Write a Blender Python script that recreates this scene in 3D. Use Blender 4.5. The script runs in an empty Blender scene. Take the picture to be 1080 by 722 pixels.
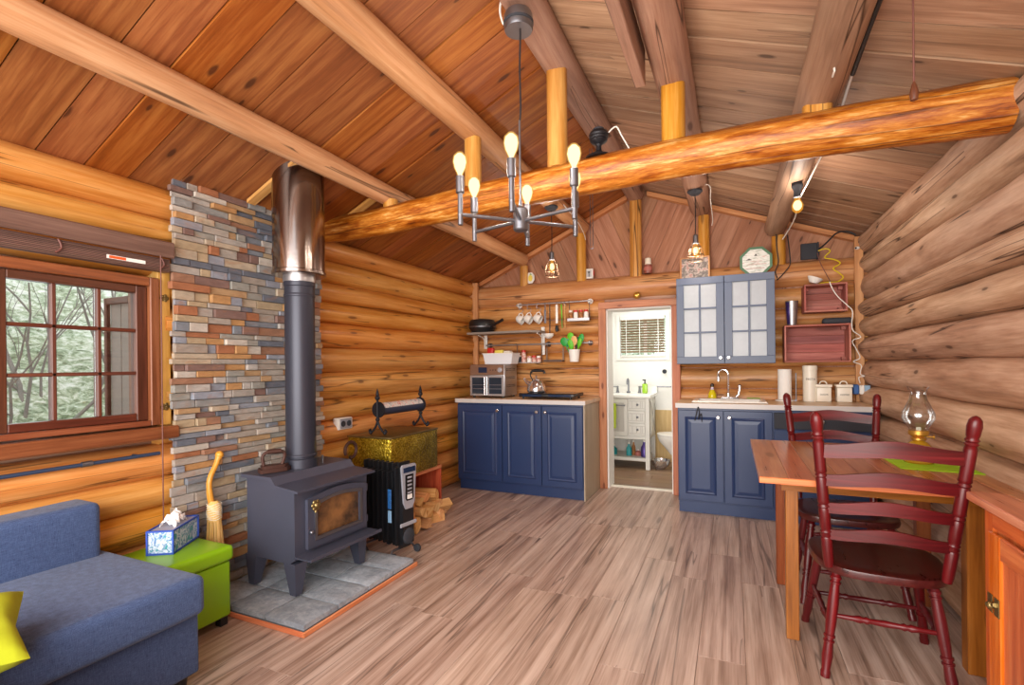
import bpy, bmesh, math, random
from mathutils import Vector, Matrix, noise as mnoise
PI = math.pi
random.seed(7)
scene = bpy.context.scene
COL = scene.collection
V = Vector


def lin(c):
    if isinstance(c, str):
        c = c.lstrip('#')
        c = [int(c[i:i + 2], 16) / 255 for i in (0, 2, 4)]
    return tuple((x / 12.92 if x <= .04045 else ((x + .055) / 1.055) ** 2.4) for x in c) + (1.0,)


# ------------------------------------------------------------------ mesh builder
class MB:
    """collects pieces of ONE mesh; every piece gets grain-aligned UVs in metres and its own random number"""
    def __init__(self):
        self.v = []; self.f = []; self.uv = []; self.r = []

    def raw(self, verts, faces, udir=(1, 0, 0), rnd=None, M=None, off=None, uvs=None):
        vs = [V(p) for p in verts]
        ud = V(udir).normalized()
        if rnd is None: rnd = random.random()
        if off is None: off = (random.uniform(0, 50), random.uniform(0, 50))
        base = len(self.v)
        for fi, f in enumerate(faces):
            if uvs is not None:
                self.uv.append([(a + off[0], b + off[1]) for a, b in uvs[fi]])
            else:
                n = V((0, 0, 0))
                for i in range(len(f)):
                    a, b = vs[f[i]], vs[f[(i + 1) % len(f)]]
                    n += a.cross(b)
                n = n.normalized() if n.length > 1e-12 else V((0, 0, 1))
                t = ud - n * ud.dot(n)
                if t.length < .2:
                    t = n.orthogonal()
                t.normalize(); w = n.cross(t)
                self.uv.append([(vs[i].dot(t) + off[0], vs[i].dot(w) + off[1]) for i in f])
            self.f.append(tuple(base + i for i in f)); self.r.append(rnd)
        if M is not None: vs = [M @ p for p in vs]
        self.v += vs
        return self

    def bm(self, b, **k):
        b.verts.index_update()
        self.raw([v.co.copy() for v in b.verts], [[v.index for v in f.verts] for f in b.faces], **k)
        b.free(); return self

    def box(self, x0, x1, y0, y1, z0, z1, b=0, seg=1, u=None, M=None, rnd=None):
        if x1 < x0: x0, x1 = x1, x0
        if y1 < y0: y0, y1 = y1, y0
        if z1 < z0: z0, z1 = z1, z0
        d = (x1 - x0, y1 - y0, z1 - z0)
        if u is None:
            k = d.index(max(d)); u = [(1, 0, 0), (0, 1, 0), (0, 0, 1)][k]
        g = bmesh.new(); bmesh.ops.create_cube(g, size=1)
        for q in g.verts:
            q.co = V(((q.co.x + .5) * d[0] + x0, (q.co.y + .5) * d[1] + y0, (q.co.z + .5) * d[2] + z0))
        b = min(b, min(d) * .45)
        if b > 0:
            bmesh.ops.bevel(g, geom=list(g.edges), offset=b, segments=seg, profile=.5, affect='EDGES')
        return self.bm(g, udir=u, M=M, rnd=rnd)

    def tube(self, pts, rads, n=10, caps=True, rnd=None, M=None):
        pts = [V(p) for p in pts]
        if not hasattr(rads, '__len__'): rads = [rads] * len(pts)
        L = 0; us = [0]
        for i in range(1, len(pts)):
            L += (pts[i] - pts[i - 1]).length; us.append(L)
        e = None; vs = []; fs = []; uv = []
        for i, p in enumerate(pts):
            t = (pts[min(i + 1, len(pts) - 1)] - pts[max(i - 1, 0)])
            t = t.normalized() if t.length > 1e-9 else V((0, 0, 1))
            if e is None: e = t.orthogonal().normalized()
            e = (e - t * e.dot(t))
            e = e.normalized() if e.length > 1e-6 else t.orthogonal().normalized()
            w = t.cross(e)
            for j in range(n):
                a = 2 * PI * j / n
                vs.append(p + (e * math.cos(a) + w * math.sin(a)) * rads[i])
        rm = max(rads)
        for i in range(len(pts) - 1):
            for j in range(n):
                k = (j + 1) % n
                fs.append((i * n + j, i * n + k, (i + 1) * n + k, (i + 1) * n + j))
                c0, c1 = 2 * PI * rm * j / n, 2 * PI * rm * (j + 1) / n
                uv.append([(us[i], c0), (us[i], c1), (us[i + 1], c1), (us[i + 1], c0)])
        if caps:
            for i, rev in ((0, True), (len(pts) - 1, False)):
                r = [i * n + j for j in range(n)]
                if rev: r.reverse()
                fs.append(tuple(r)); uv.append([(rads[i] * math.cos(2 * PI * q / n), rads[i] * math.sin(2 * PI * q / n)) for q in range(n)])
        return self.raw(vs, fs, uvs=uv, rnd=rnd, M=M)

    def cyl(self, p0, p1, r0, r1=None, n=14, caps=True, M=None):
        return self.tube([p0, p1], [r0, r0 if r1 is None else r1], n, caps, M=M)

    def lathe(self, prof, c=(0, 0, 0), n=20, M=None, axis=None):
        """prof: (radius, height) pairs; closed where the radius is 0"""
        vs = []; fs = []; uv = []
        T = Matrix.Translation(V(c))
        if axis is not None:
            T = T @ V((0, 0, 1)).rotation_difference(V(axis).normalized()).to_matrix().to_4x4()
        if M is not None: T = M @ T
        L = 0; us = []
        for i, (r, z) in enumerate(prof):
            if i: L += math.hypot(r - prof[i - 1][0], z - prof[i - 1][1])
            us.append(L)
            for j in range(n):
                a = 2 * PI * j / n
                vs.append((max(r, 1e-5) * math.cos(a), max(r, 1e-5) * math.sin(a), z))
        rm = max(p[0] for p in prof)
        for i in range(len(prof) - 1):
            for j in range(n):
                k = (j + 1) % n
                fs.append((i * n + j, i * n + k, (i + 1) * n + k, (i + 1) * n + j))
                c0, c1 = 2 * PI * rm * j / n, 2 * PI * rm * (j + 1) / n
                uv.append([(us[i], c0), (us[i], c1), (us[i + 1], c1), (us[i + 1], c0)])
        return self.raw(vs, fs, uvs=uv, M=T)

    def ball(self, c, r, n=12, sc=(1, 1, 1), M=None):
        g = bmesh.new(); bmesh.ops.create_uvsphere(g, u_segments=n, v_segments=max(6, n * 2 // 3), radius=1)
        for q in g.verts: q.co = V((q.co.x * r * sc[0] + c[0], q.co.y * r * sc[1] + c[1], q.co.z * r * sc[2] + c[2]))
        return self.bm(g, M=M)

    def prism(self, poly, vec, udir=(1, 0, 0), M=None, rnd=None):
        n = len(poly); a = [V(p) for p in poly]; vec = V(vec); b = [p + vec for p in a]
        nn = V((0, 0, 0))
        for i in range(n): nn += a[i].cross(a[(i + 1) % n])
        top = tuple(range(n, 2 * n)); bot = tuple(reversed(range(n)))
        fs = [bot, top] + [(i, (i + 1) % n, n + (i + 1) % n, n + i) for i in range(n)]
        if nn.dot(vec) < 0: fs = [tuple(reversed(f)) for f in fs]
        return self.raw(a + b, fs, udir=udir, M=M, rnd=rnd)

    def log(self, p0, p1, ra, rb=None, seed=0, n=22, seg=22, rough=.035, ends=True, bow=0.0, taper=0.0):
        """a peeled log: slightly irregular, knobbly; ra across, rb up"""
        p0, p1 = V(p0), V(p1); rb = rb or ra
        d = p1 - p0; L = d.length; t = d.normalized()
        up = V((0, 0, 1)) if abs(t.z) < .9 else V((0, 1, 0))
        e1 = t.cross(up).normalized(); e2 = e1.cross(t).normalized()
        vs = []; fs = []; uv = []
        for i in range(seg + 1):
            s = i / seg; c = p0 + d * s
            o1 = (mnoise.noise(V((s * L * .7, seed * 3.1, 0))) * bow); o2 = (mnoise.noise(V((s * L * .7, seed * 3.1, 9))) * bow)
            tp = 1 + taper * (s - .5)
            for j in range(n):
                a = 2 * PI * j / n
                k = 1 + rough * mnoise.noise(V((s * L * 1.6, math.cos(a) * 1.3 + seed * 7.7, math.sin(a) * 1.3))) \
                    + rough * .45 * mnoise.noise(V((s * L * 6, math.cos(a) * 2.5 + seed * 3.3, math.sin(a) * 2.5)))
                k *= tp
                vs.append(c + e1 * (math.cos(a) * ra * k + o1) + e2 * (math.sin(a) * rb * k + o2))
        rm = max(ra, rb)
        for i in range(seg):
            for j in range(n):
                k = (j + 1) % n
                fs.append((i * n + j, i * n + k, (i + 1) * n + k, (i + 1) * n + j))
                c0, c1 = 2 * PI * rm * j / n, 2 * PI * rm * (j + 1) / n
                u0, u1 = L * i / seg, L * (i + 1) / seg
                uv.append([(u0, c0), (u0, c1), (u1, c1), (u1, c0)])
        if ends:
            for i, rev in ((0, True), (seg, False)):
                r = [i * n + j for j in range(n)]
                if rev: r.reverse()
                fs.append(tuple(r)); uv.append([(.15 * math.cos(2 * PI * q / n), rm * math.sin(2 * PI * q / n)) for q in range(n)])
        return self.raw(vs, fs, uvs=uv)

    def build(self, name, mat, parent=None, world=True, smooth=35, origin=None):
        me = bpy.data.meshes.new(name)
        vs = self.v
        if parent is not None and world:
            r = parent; T = Matrix.Identity(4); ch = []
            while r is not None: ch.append(r); r = r.parent
            for r in reversed(ch): T = T @ r.matrix_basis
            I = T.inverted(); vs = [I @ p for p in vs]
        o = bpy.data.objects.new(name, me)
        if parent is None and vs:
            if origin is None:
                lo = [min(p[k] for p in vs) for k in range(3)]; hi = [max(p[k] for p in vs) for k in range(3)]
                origin = V(((lo[0] + hi[0]) / 2, (lo[1] + hi[1]) / 2, lo[2]))
            origin = V(origin); vs = [p - origin for p in vs]; o.location = origin
        me.from_pydata([tuple(p) for p in vs], [], self.f)
        uvl = me.uv_layers.new(name='UVMap')
        flat = []
        for lst in self.uv:
            for a in lst: flat += a
        uvl.data.foreach_set('uv', flat)
        at = me.attributes.new('rnd', 'FLOAT', 'FACE'); at.data.foreach_set('value', self.r)
        me.polygons.foreach_set('use_smooth', [smooth > 0] * len(self.f))
        if smooth > 0:
            try: me.set_sharp_from_angle(angle=math.radians(smooth))
            except Exception: pass
        me.materials.append(mat); me.update(); me.validate()
        COL.objects.link(o)
        if parent is not None: o.parent = parent
        return o


def thing(name, label, cat, loc=(0, 0, 0), rotz=0, group=None):
    o = bpy.data.objects.new(name, None); COL.objects.link(o)
    o.location = loc; o.rotation_euler = (0, 0, rotz); o.empty_display_size = .05
    return tag(o, label, cat, group)


def tag(o, label, cat, group=None, kind=None):
    o['label'] = label; o['category'] = cat
    if group: o['group'] = group
    if kind: o['kind'] = kind
    return o


def struct(o, label=None, cat=None):
    o['kind'] = 'structure'
    if label: o['label'] = label
    if cat: o['category'] = cat
    return o


def dup(root, loc, rotz=None, label=None, group=None):
    r = root.copy(); COL.objects.link(r); r.location = loc
    if rotz is not None: r.rotation_euler = (0, 0, rotz)
    if label: r['label'] = label
    if group: r['group'] = group
    for ch in list(root.children):
        c = ch.copy(); COL.objects.link(c); c.parent = r
        for g in list(ch.children):
            d = g.copy(); COL.objects.link(d); d.parent = c
    return r


def arc(c, r, a0, a1, n, plane='xz'):
    out = []
    for i in range(n + 1):
        a = a0 + (a1 - a0) * i / n
        p, q = r * math.cos(a), r * math.sin(a)
        out.append({'xz': (c[0] + p, c[1], c[2] + q), 'yz': (c[0], c[1] + p, c[2] + q), 'xy': (c[0] + p, c[1] + q, c[2])}[plane])
    return out


def smooth_path(pts, sub=5):
    pts = [V(p) for p in pts]; out = []
    for i in range(len(pts) - 1):
        p0, p1, p2, p3 = pts[max(i - 1, 0)], pts[i], pts[i + 1], pts[min(i + 2, len(pts) - 1)]
        for k in range(sub):
            t = k / sub
            out.append(.5 * ((2 * p1) + (-p0 + p2) * t + (2 * p0 - 5 * p1 + 4 * p2 - p3) * t * t + (-p0 + 3 * p1 - 3 * p2 + p3) * t ** 3))
    out.append(pts[-1]); return out


def text(name, s, size, loc, rot, mat, parent=None, depth=.0008):
    c = bpy.data.curves.new(name, 'FONT'); c.body = s; c.size = size; c.extrude = depth; c.align_x = 'CENTER'; c.align_y = 'CENTER'
    t = bpy.data.objects.new(name, c); COL.objects.link(t)
    dg = bpy.context.evaluated_depsgraph_get(); me = bpy.data.meshes.new_from_object(t.evaluated_get(dg))
    bpy.data.objects.remove(t); me.name = name
    o = bpy.data.objects.new(name, me); COL.objects.link(o)
    me.materials.clear(); me.materials.append(mat)
    o.rotation_euler = rot
    if parent is not None:
        o.parent = parent; o.location = V(loc) - parent.location
    else: o.location = loc
    return o


# ------------------------------------------------------------------ materials
class NT:
    def __init__(self, name):
        self.m = bpy.data.materials.new(name); self.m.use_nodes = True
        self.t = self.m.node_tree; self.t.nodes.clear()
        self.out = self.n('ShaderNodeOutputMaterial')

    def n(self, typ, **k):
        o = self.t.nodes.new(typ)
        for a, b in k.items(): setattr(o, a, b)
        return o

    def L(self, a, b): self.t.links.new(a, b)

    def val(self, sock, x):
        if isinstance(x, bpy.types.NodeSocket): self.L(x, sock)
        else: sock.default_value = x

    def math(self, op, a, b=0.0, c=0.0, clamp=False):
        o = self.n('ShaderNodeMath', operation=op, use_clamp=clamp)
        self.val(o.inputs[0], a); self.val(o.inputs[1], b); self.val(o.inputs[2], c); return o.outputs[0]

    def mix(self, f, a, b, mode='MIX'):
        o = self.n('ShaderNodeMix', data_type='RGBA', blend_type=mode)
        self.val(o.inputs[0], f); self.val(o.inputs[6], a); self.val(o.inputs[7], b); return o.outputs[2]

    def ramp(self, f, stops, interp='LINEAR'):
        o = self.n('ShaderNodeValToRGB'); r = o.color_ramp; r.interpolation = interp
        while len(r.elements) > 1: r.elements.remove(r.elements[-1])
        r.elements[0].position = stops[0][0]; r.elements[0].color = stops[0][1]
        for p, c in stops[1:]:
            e = r.elements.new(p); e.color = c
        self.val(o.inputs[0], f); return o.outputs[0]

    def noise(self, vec, scale=1.0, detail=4, rough=.55, dist=0.0):
        o = self.n('ShaderNodeTexNoise'); o.inputs['Scale'].default_value = scale; o.inputs['Detail'].default_value = detail
        o.inputs['Roughness'].default_value = rough; o.inputs['Distortion'].default_value = dist
        if vec is not None: self.L(vec, o.inputs['Vector'])
        return o.outputs[0]

    def uvw(self, su, sv, seed=True):
        u = self.n('ShaderNodeUVMap'); u.uv_map = 'UVMap'
        s = self.n('ShaderNodeSeparateXYZ'); self.L(u.outputs[0], s.inputs[0])
        c = self.n('ShaderNodeCombineXYZ')
        self.L(self.math('MULTIPLY', s.outputs[0], su), c.inputs[0]); self.L(self.math('MULTIPLY', s.outputs[1], sv), c.inputs[1])
        return c.outputs[0]

    def obj(self, scale=(1, 1, 1)):
        t = self.n('ShaderNodeTexCoord'); mp = self.n('ShaderNodeMapping'); mp.inputs['Scale'].default_value = scale
        self.L(t.outputs['Object'], mp.inputs[0]); return mp.outputs[0]

    def rnd(self):
        a = self.n('ShaderNodeAttribute'); a.attribute_name = 'rnd'; return a.outputs['Fac']

    def hsv(self, col, h=.5, s=1.0, v=1.0):
        o = self.n('ShaderNodeHueSaturation')
        self.val(o.inputs['Hue'], h); self.val(o.inputs['Saturation'], s); self.val(o.inputs['Value'], v); self.val(o.inputs['Color'], col)
        return o.outputs[0]

    def pbsdf(self, col, rough=.5, metal=0.0, bump=None, bstr=.2, bdist=.01, spec=.5, **k):
        b = self.n('ShaderNodeBsdfPrincipled')
        self.val(b.inputs['Base Color'], col); self.val(b.inputs['Roughness'], rough); self.val(b.inputs['Metallic'], metal)
        b.inputs['Specular IOR Level'].default_value = spec
        for a, v in k.items(): self.val(b.inputs[a.replace('_', ' ')], v)
        if bump is not None:
            q = self.n('ShaderNodeBump'); q.inputs['Strength'].default_value = bstr; q.inputs['Distance'].default_value = bdist
            self.L(bump, q.inputs['Height']); self.L(q.outputs[0], b.inputs['Normal'])
        self.L(b.outputs[0], self.out.inputs[0]); return self.m


def wood(name, stops, gu=1.3, gv=24, rough=.45, bstr=.25, var=.2, hue=.008, knot=.9, knotcol='#4a2510', crack=.0, blotch=.5, kscale=(1.1, 4.2), kmin=.62, spec=.4, sat=1.0, blotchcol=None, coat=0.0, con=1.9):
    t = NT(name)
    r = t.rnd()
    n1 = t.noise(t.uvw(gu, gv), 1, 5, .6, .3)
    n2 = t.noise(t.uvw(gu * 5, gv * 6), 1, 3, .5)
    n3 = t.noise(t.uvw(1.6, 5.5), 1, 3, .5, .4)
    f = t.math('ADD', t.math('MULTIPLY', n1, .62), t.math('MULTIPLY', n2, .2))
    f = t.math('ADD', f, t.math('MULTIPLY', n3, .18 + .0 * blotch))
    f = t.math('ADD', t.math('MULTIPLY', t.math('SUBTRACT', f, .5), con), .5, clamp=True)
    col = t.ramp(f, [(p, lin(c)) for p, c in stops])
    # blotches of darker stain
    b2 = t.noise(t.uvw(.8, 3.0), 1.3, 4, .6, .6)
    bm_ = t.math('MULTIPLY', t.math('SUBTRACT', b2, .52), 5.0, clamp=True)
    col = t.mix(t.math('MULTIPLY', bm_, blotch * .4), col, lin(blotchcol or stops[0][1]))
    bump = f
    if knot > 0:
        vo = t.n('ShaderNodeTexVoronoi', voronoi_dimensions='2D'); vo.inputs['Scale'].default_value = 1.0
        t.L(t.uvw(*kscale), vo.inputs['Vector'])
        d = vo.outputs['Distance']
        sc = t.n('ShaderNodeSeparateColor'); t.L(vo.outputs['Color'], sc.inputs[0])
        on = t.math('GREATER_THAN', sc.outputs[0], kmin)
        k = t.math('MULTIPLY', t.math('SUBTRACT', 1.0, t.math('DIVIDE', d, t.math('MULTIPLY_ADD', sc.outputs[1], .07, .05))), 2.2, clamp=True)
        k = t.math('MULTIPLY', k, on)
        col = t.mix(t.math('MULTIPLY', k, knot), col, lin(knotcol))
        halo = t.math('MULTIPLY', t.math('SUBTRACT', 1.0, t.math('DIVIDE', d, .26)), 1.0, clamp=True)
        col = t.mix(t.math('MULTIPLY', t.math('MULTIPLY', halo, on), knot * .45), col, lin(stops[0][1]))
    if crack > 0:
        cn = t.noise(t.uvw(.35, 9), 1, 2, .5, .2)
        c = t.math('SUBTRACT', 1.0, t.math('MULTIPLY', t.math('ABSOLUTE', t.math('SUBTRACT', cn, .47)), 70.0), clamp=True)
        g = t.math('GREATER_THAN', t.noise(t.uvw(.5, 1.2), 1, 1), .5)
        c = t.math('MULTIPLY', c, g)
        col = t.mix(t.math('MULTIPLY', c, crack), col, lin('#2a1408'))
        bump = t.math('SUBTRACT', bump, c)
    r2 = t.math('FRACT', t.math('MULTIPLY', r, 7.31))
    r3 = t.math('FRACT', t.math('MULTIPLY', r, 13.7))
    col = t.hsv(col, t.math('MULTIPLY_ADD', t.math('SUBTRACT', r2, .5), hue * 2, .5), t.math('MULTIPLY_ADD', t.math('SUBTRACT', r3, .5), .08, sat), t.math('MULTIPLY_ADD', t.math('SUBTRACT', r, .5), var * 2, 1.0))
    ro = t.math('MULTIPLY_ADD', f, .18, rough - .08)
    return t.pbsdf(col, ro, 0, bump, bstr, .004, spec, **({'Coat_Weight': coat, 'Coat_Roughness': .2} if coat else {}))


def plain(name, c, rough=.5, metal=0.0, var=.0, nscale=30, bstr=0.0, spec=.5, emit=None, es=0.0, c2=None, piece=0.0, **k):
    t = NT(name); col = lin(c)
    bump = None
    if var > 0 or bstr > 0 or c2:
        n = t.noise(t.obj(), nscale, 4, .6)
        if c2: col = t.ramp(n, [(.36, lin(c)), (.64, lin(c2))])
        elif var > 0: col = t.hsv(lin(c), .5, 1.0, t.math('MULTIPLY_ADD', t.math('SUBTRACT', n, .5), var * 2, 1.0))
        if bstr > 0: bump = n
    if piece > 0:
        col = t.hsv(col, .5, 1.0, t.math('MULTIPLY_ADD', t.math('SUBTRACT', t.rnd(), .5), piece * 2, 1.0))
    if emit: k = dict(k, Emission_Color=lin(emit), Emission_Strength=es)
    return t.pbsdf(col, rough, metal, bump, bstr or .1, .004, spec, **k)


def fabric(name, c, c2, scale=420, rough=.9):
    t = NT(name)
    a = t.noise(t.obj((1, 1, 14)), 45, 3, .6); b = t.noise(t.obj((14, 14, 1)), 45, 3, .6)
    n = t.noise(t.obj(), scale, 2, .7)
    f = t.math('ADD', t.math('MULTIPLY', t.math('ADD', a, b), .36), t.math('MULTIPLY', n, .28))
    col = t.ramp(f, [(.38, lin(c)), (.62, lin(c2))])
    return t.pbsdf(col, rough, 0, f, .35, .003, .2, Sheen_Weight=.15)


def glass(name, tint='#f4f8f8', refl=.10, rough=.02):
    t = NT(name)
    tr = t.n('ShaderNodeBsdfTransparent'); tr.inputs[0].default_value = lin(tint)
    gl = t.n('ShaderNodeBsdfGlossy'); gl.inputs['Roughness'].default_value = rough
    fr = t.n('ShaderNodeLayerWeight'); fr.inputs[0].default_value = .35
    f = t.math('MULTIPLY_ADD', fr.outputs['Fresnel'], .55, refl * .4, clamp=True)
    mx = t.n('ShaderNodeMixShader'); t.L(f, mx.inputs[0]); t.L(tr.outputs[0], mx.inputs[1]); t.L(gl.outputs[0], mx.inputs[2])
    t.L(mx.outputs[0], t.out.inputs[0]); return t.m


M = {}
M['log_honey'] = wood('honey log', [(.1, '#965824'), (.42, '#cb8638'), (.8, '#e9b066')], rough=.42, var=.09, hue=.008, knot=.75, crack=.8, blotch=.8, blotchcol='#a85c22', bstr=.25, gv=18, coat=.12, kmin=.62, kscale=(2.0, 7), con=1.6)
M['log_back'] = wood('back wall log', [(.1, '#8a522a'), (.42, '#c08248'), (.8, '#deae76')], rough=.42, var=.06, hue=.004, knot=.75, crack=.8, blotch=.8, blotchcol='#985626', bstr=.25, gv=18, coat=.12, kmin=.62, kscale=(2.0, 7), con=1.6)
M['log_grey'] = wood('weathered log', [(.08, '#70513e'), (.40, '#b38d72'), (.8, '#dcbca2')], rough=.6, var=.08, hue=.006, knot=.8, knotcol='#3d2415', crack=1.0, blotch=1.1, blotchcol='#8c6048', bstr=.45, gv=13, kmin=.6, kscale=(2.0, 6), con=2.0)
M['roof_left'] = wood('stained roof board', [(.1, '#562a10'), (.45, '#8a4b20'), (.85, '#b5763c')], rough=.5, var=.14, hue=.004, knot=.85, knotcol='#3a1c0c', blotch=.8, blotchcol='#6c3417', gv=20, kmin=.58, kscale=(2.2, 6), con=1.7)
M['roof_right'] = wood('pale roof board', [(.1, '#6a4e3c'), (.45, '#a07c62'), (.85, '#c8a88c')], rough=.6, var=.16, hue=.005, knot=.85, knotcol='#3c2616', blotch=.8, blotchcol='#7a543c', gv=20, kmin=.58, kscale=(2.2, 6), crack=.4, con=1.6)
M['roof_gap_shade'] = plain('gap shade behind boards', '#24150d', .9)  # near-black, so the shade between roof boards is put into the colour
M['gable'] = wood('gable board', [(.1, '#7a523c'), (.45, '#aa785a'), (.85, '#c99a7e')], rough=.6, var=.16, hue=.005, knot=.85, knotcol='#3c2012', blotch=.7, gv=20, kmin=.5, kscale=(2.4, 6.5), con=1.6)
M['purlin_orange'] = wood('honey purlin', [(.1, '#8a5a38'), (.45, '#c08c5e'), (.85, '#dcb48a')], rough=.5, var=.06, knot=.8, crack=.8, blotch=.6, bstr=.3, con=1.5)
M['purlin_grey'] = wood('weathered purlin', [(.1, '#684a3a'), (.45, '#9a7662'), (.85, '#bd9c86')], rough=.6, var=.06, knot=.8, crack=.9, blotch=.7, bstr=.35, con=1.5)
M['post'] = wood('yellow peeled post', [(.1, '#8e5a1c'), (.45, '#c48838'), (.85, '#e2b468')], rough=.4, var=.06, hue=.003, knot=.6, crack=.95, blotch=.3, con=1.7)
M['tie'] = wood('hewn tie beam', [(.12, '#5a240a'), (.38, '#9c521c'), (.64, '#c47e38'), (.9, '#eaba78')], rough=.42, var=.02, knot=.3, crack=.6, blotch=1.2, gv=34, gu=5.0, bstr=.6, blotchcol='#78320e', coat=.12, con=2.6)
M['trim_wood'] = wood('trim board', [(.12, '#9a5c36'), (.48, '#c48656'), (.85, '#dca878')], rough=.5, var=.1, knot=.7, blotch=.4)
M['door_trim'] = wood('door trim', [(.12, '#96523a'), (.48, '#be7858'), (.85, '#d89a78')], rough=.5, var=.08, knot=.9, knotcol='#5e2412', blotch=.4, kmin=.35, kscale=(2.4, 7))
M['jamb_wood'] = wood('jamb board', [(.12, '#a9753a'), (.48, '#cf9c58'), (.85, '#e2b97a')], rough=.5, var=.06, knot=.5, blotch=.3)
M['window_wood'] = wood('stained window wood', [(.12, '#35190f'), (.48, '#572b1d'), (.85, '#71402c')], rough=.4, var=.08, knot=.0, blotch=.3)
M['sill_dark'] = wood('dark stained sill', [(.12, '#4c2213'), (.48, '#7c4126'), (.85, '#9a5c3a')], rough=.35, var=.1, knot=.2, blotch=.5)
M['sill_wood'] = wood('stained sill wood', [(.12, '#4e2413'), (.48, '#82472a'), (.85, '#a0623e')], rough=.4, var=.12, knot=.2, blotch=.4)
M['blind_wood'] = wood('blind slat wood', [(.12, '#443029'), (.48, '#6d5148'), (.85, '#8a6c60')], rough=.5, var=.15, knot=0, blotch=.2)
M['floor'] = wood('laminate floor', [(.06, '#463229'), (.30, '#937868'), (.56, '#bda495'), (.9, '#dac8bb')], rough=.34, var=.06, hue=.003, knot=.5, knotcol='#4a342a', blotch=.9, blotchcol='#84685a', gu=.75, gv=22, bstr=.06, kmin=.7, kscale=(.8, 5), crack=.6, con=2.0)
M['table_top'] = wood('table top plank', [(.12, '#7b4026'), (.48, '#b06c46'), (.85, '#d09a74')], rough=.3, var=.18, hue=.01, knot=.5, blotch=.5, coat=.3)
M['table_leg'] = wood('table leg wood', [(.12, '#6e3f10'), (.48, '#9a5f20'), (.85, '#b87e3c')], rough=.4, var=.12, knot=.5, blotch=.4)
M['table_dark'] = wood('dark table wood', [(.12, '#5c2a10'), (.48, '#8a4a20'), (.85, '#a8622e')], rough=.4, var=.1, knot=.5, blotch=.5)
M['sideboard'] = wood('sideboard wood', [(.12, '#8a3a10'), (.48, '#c4662a'), (.85, '#dc8a48')], rough=.35, var=.1, knot=.8, knotcol='#5a1c08', blotch=.6, coat=.2)
M['chair'] = wood('mahogany chair', [(.1, '#2c090b'), (.5, '#5a1216'), (.9, '#7a1c20')], rough=.36, var=.03, hue=.0, knot=0, blotch=.4, coat=.12, bstr=.08)
M['chair_seat'] = wood('dark mahogany seat', [(.1, '#260b0b'), (.5, '#481716'), (.9, '#60261f')], rough=.3, var=.05, hue=.0, knot=0, blotch=.5, coat=.4, bstr=.08)
M['crate'] = wood('red crate wood', [(.12, '#6e3430'), (.48, '#a45c52'), (.85, '#c08074')], rough=.6, var=.22, knot=.5, blotch=.6, blotchcol='#5a2622')
M['red_wood'] = wood('red stained shelf', [(.12, '#7a2814'), (.48, '#b04a28'), (.85, '#cc6a40')], rough=.5, var=.15, knot=.3)
M['firewood'] = wood('split firewood', [(.12, '#b0763e'), (.48, '#d8a468'), (.85, '#f0cc98')], rough=.75, var=.2, hue=.012, knot=.4, blotch=.5, gv=30)
M['counter'] = wood('counter laminate', [(.12, '#b08a64'), (.48, '#cfae88'), (.85, '#e2c8a8')], rough=.35, var=.05, knot=0, blotch=.3)
M['handle_wood'] = wood('varnished handle', [(.12, '#9a5a1c'), (.48, '#cf8f3e'), (.85, '#e8b468')], rough=.35, var=.05, knot=0)
M['edging'] = wood('orange edging', [(.12, '#a8542c'), (.48, '#d07c50'), (.85, '#e09a70')], rough=.5, var=.05, knot=0)

# stacked stone and slate
t = NT('stacked slate'); r = t.rnd()
pal = ['#7b818a', '#a19a92', '#b0906c', '#90908f', '#a0694a', '#666c78', '#b3a490', '#b0aaa4', '#7f655e', '#95938c', '#b58a5c', '#a59c93', '#8f94a0', '#9d9389', '#c0b8ae', '#ad9a7e', '#97705a', '#a8a29c']
col = t.ramp(r, [(i / len(pal), lin(c)) for i, c in enumerate(pal)], 'CONSTANT')
n = t.noise(t.uvw(14, 34), 1, 5, .65); n2 = t.noise(t.uvw(5, 14), 1, 4, .6, .8)
col = t.hsv(col, .5, 1.0, t.math('MULTIPLY_ADD', n, .9, .46))
col = t.mix(t.math('MULTIPLY', t.math('SUBTRACT', n2, .55), 3.0, clamp=True), col, lin('#a0714c'))
M['stone'] = t.pbsdf(col, .6, 0, n, .7, .012, .35)
t = NT('hearth slate')
n = t.noise(t.obj(), 9, 6, .65, .5); n2 = t.noise(t.obj(), 45, 5, .65)
col = t.ramp(t.math('ADD', t.math('MULTIPLY', n, .6), t.math('MULTIPLY', n2, .4)), [(.3, lin('#6f7a86')), (.52, lin('#9fa9b4')), (.75, lin('#c8d0d8'))])
col = t.hsv(col, .5, 1.0, t.math('MULTIPLY_ADD', t.rnd(), .4, .8))
M['slate'] = t.pbsdf(col, .6, 0, n2, .5, .008, .4)
M['grout'] = plain('grey grout', '#6d7174', .9, var=.1)
M['navy'] = plain('navy cabinet paint', '#273a62', .33, spec=.5, var=.04, nscale=4)
M['navy_edge'] = plain('navy cabinet edge', '#364678', .4)
M['slate_blue'] = plain('slate blue paint', '#4a5772', .38)
M['cab_side'] = wood('cabinet side laminate', [(.1, '#8f7f6c'), (.5, '#b3a38e'), (.9, '#c9bba6')], rough=.4, knot=0, var=.04, blotch=.2)
M['steel_edge'] = plain('pale counter edge', '#c9c6c4', .35)
M['white'] = plain('white enamel', '#ecebe6', .25)
M['white_paint'] = plain('white wall paint', '#f2f2ee', .6)
M['white_matte'] = plain('white paper', '#efeeea', .85, var=.03)
M['cream'] = plain('cream enamel', '#e9e4d6', .35)
M['chrome'] = plain('chrome', '#e4e4e8', .14, .92)
M['brushed'] = plain('brushed steel', '#b8b8bc', .4, .9, var=.06, nscale=60)
M['nickel'] = plain('satin nickel', '#80828a', .38, .9)
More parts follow.
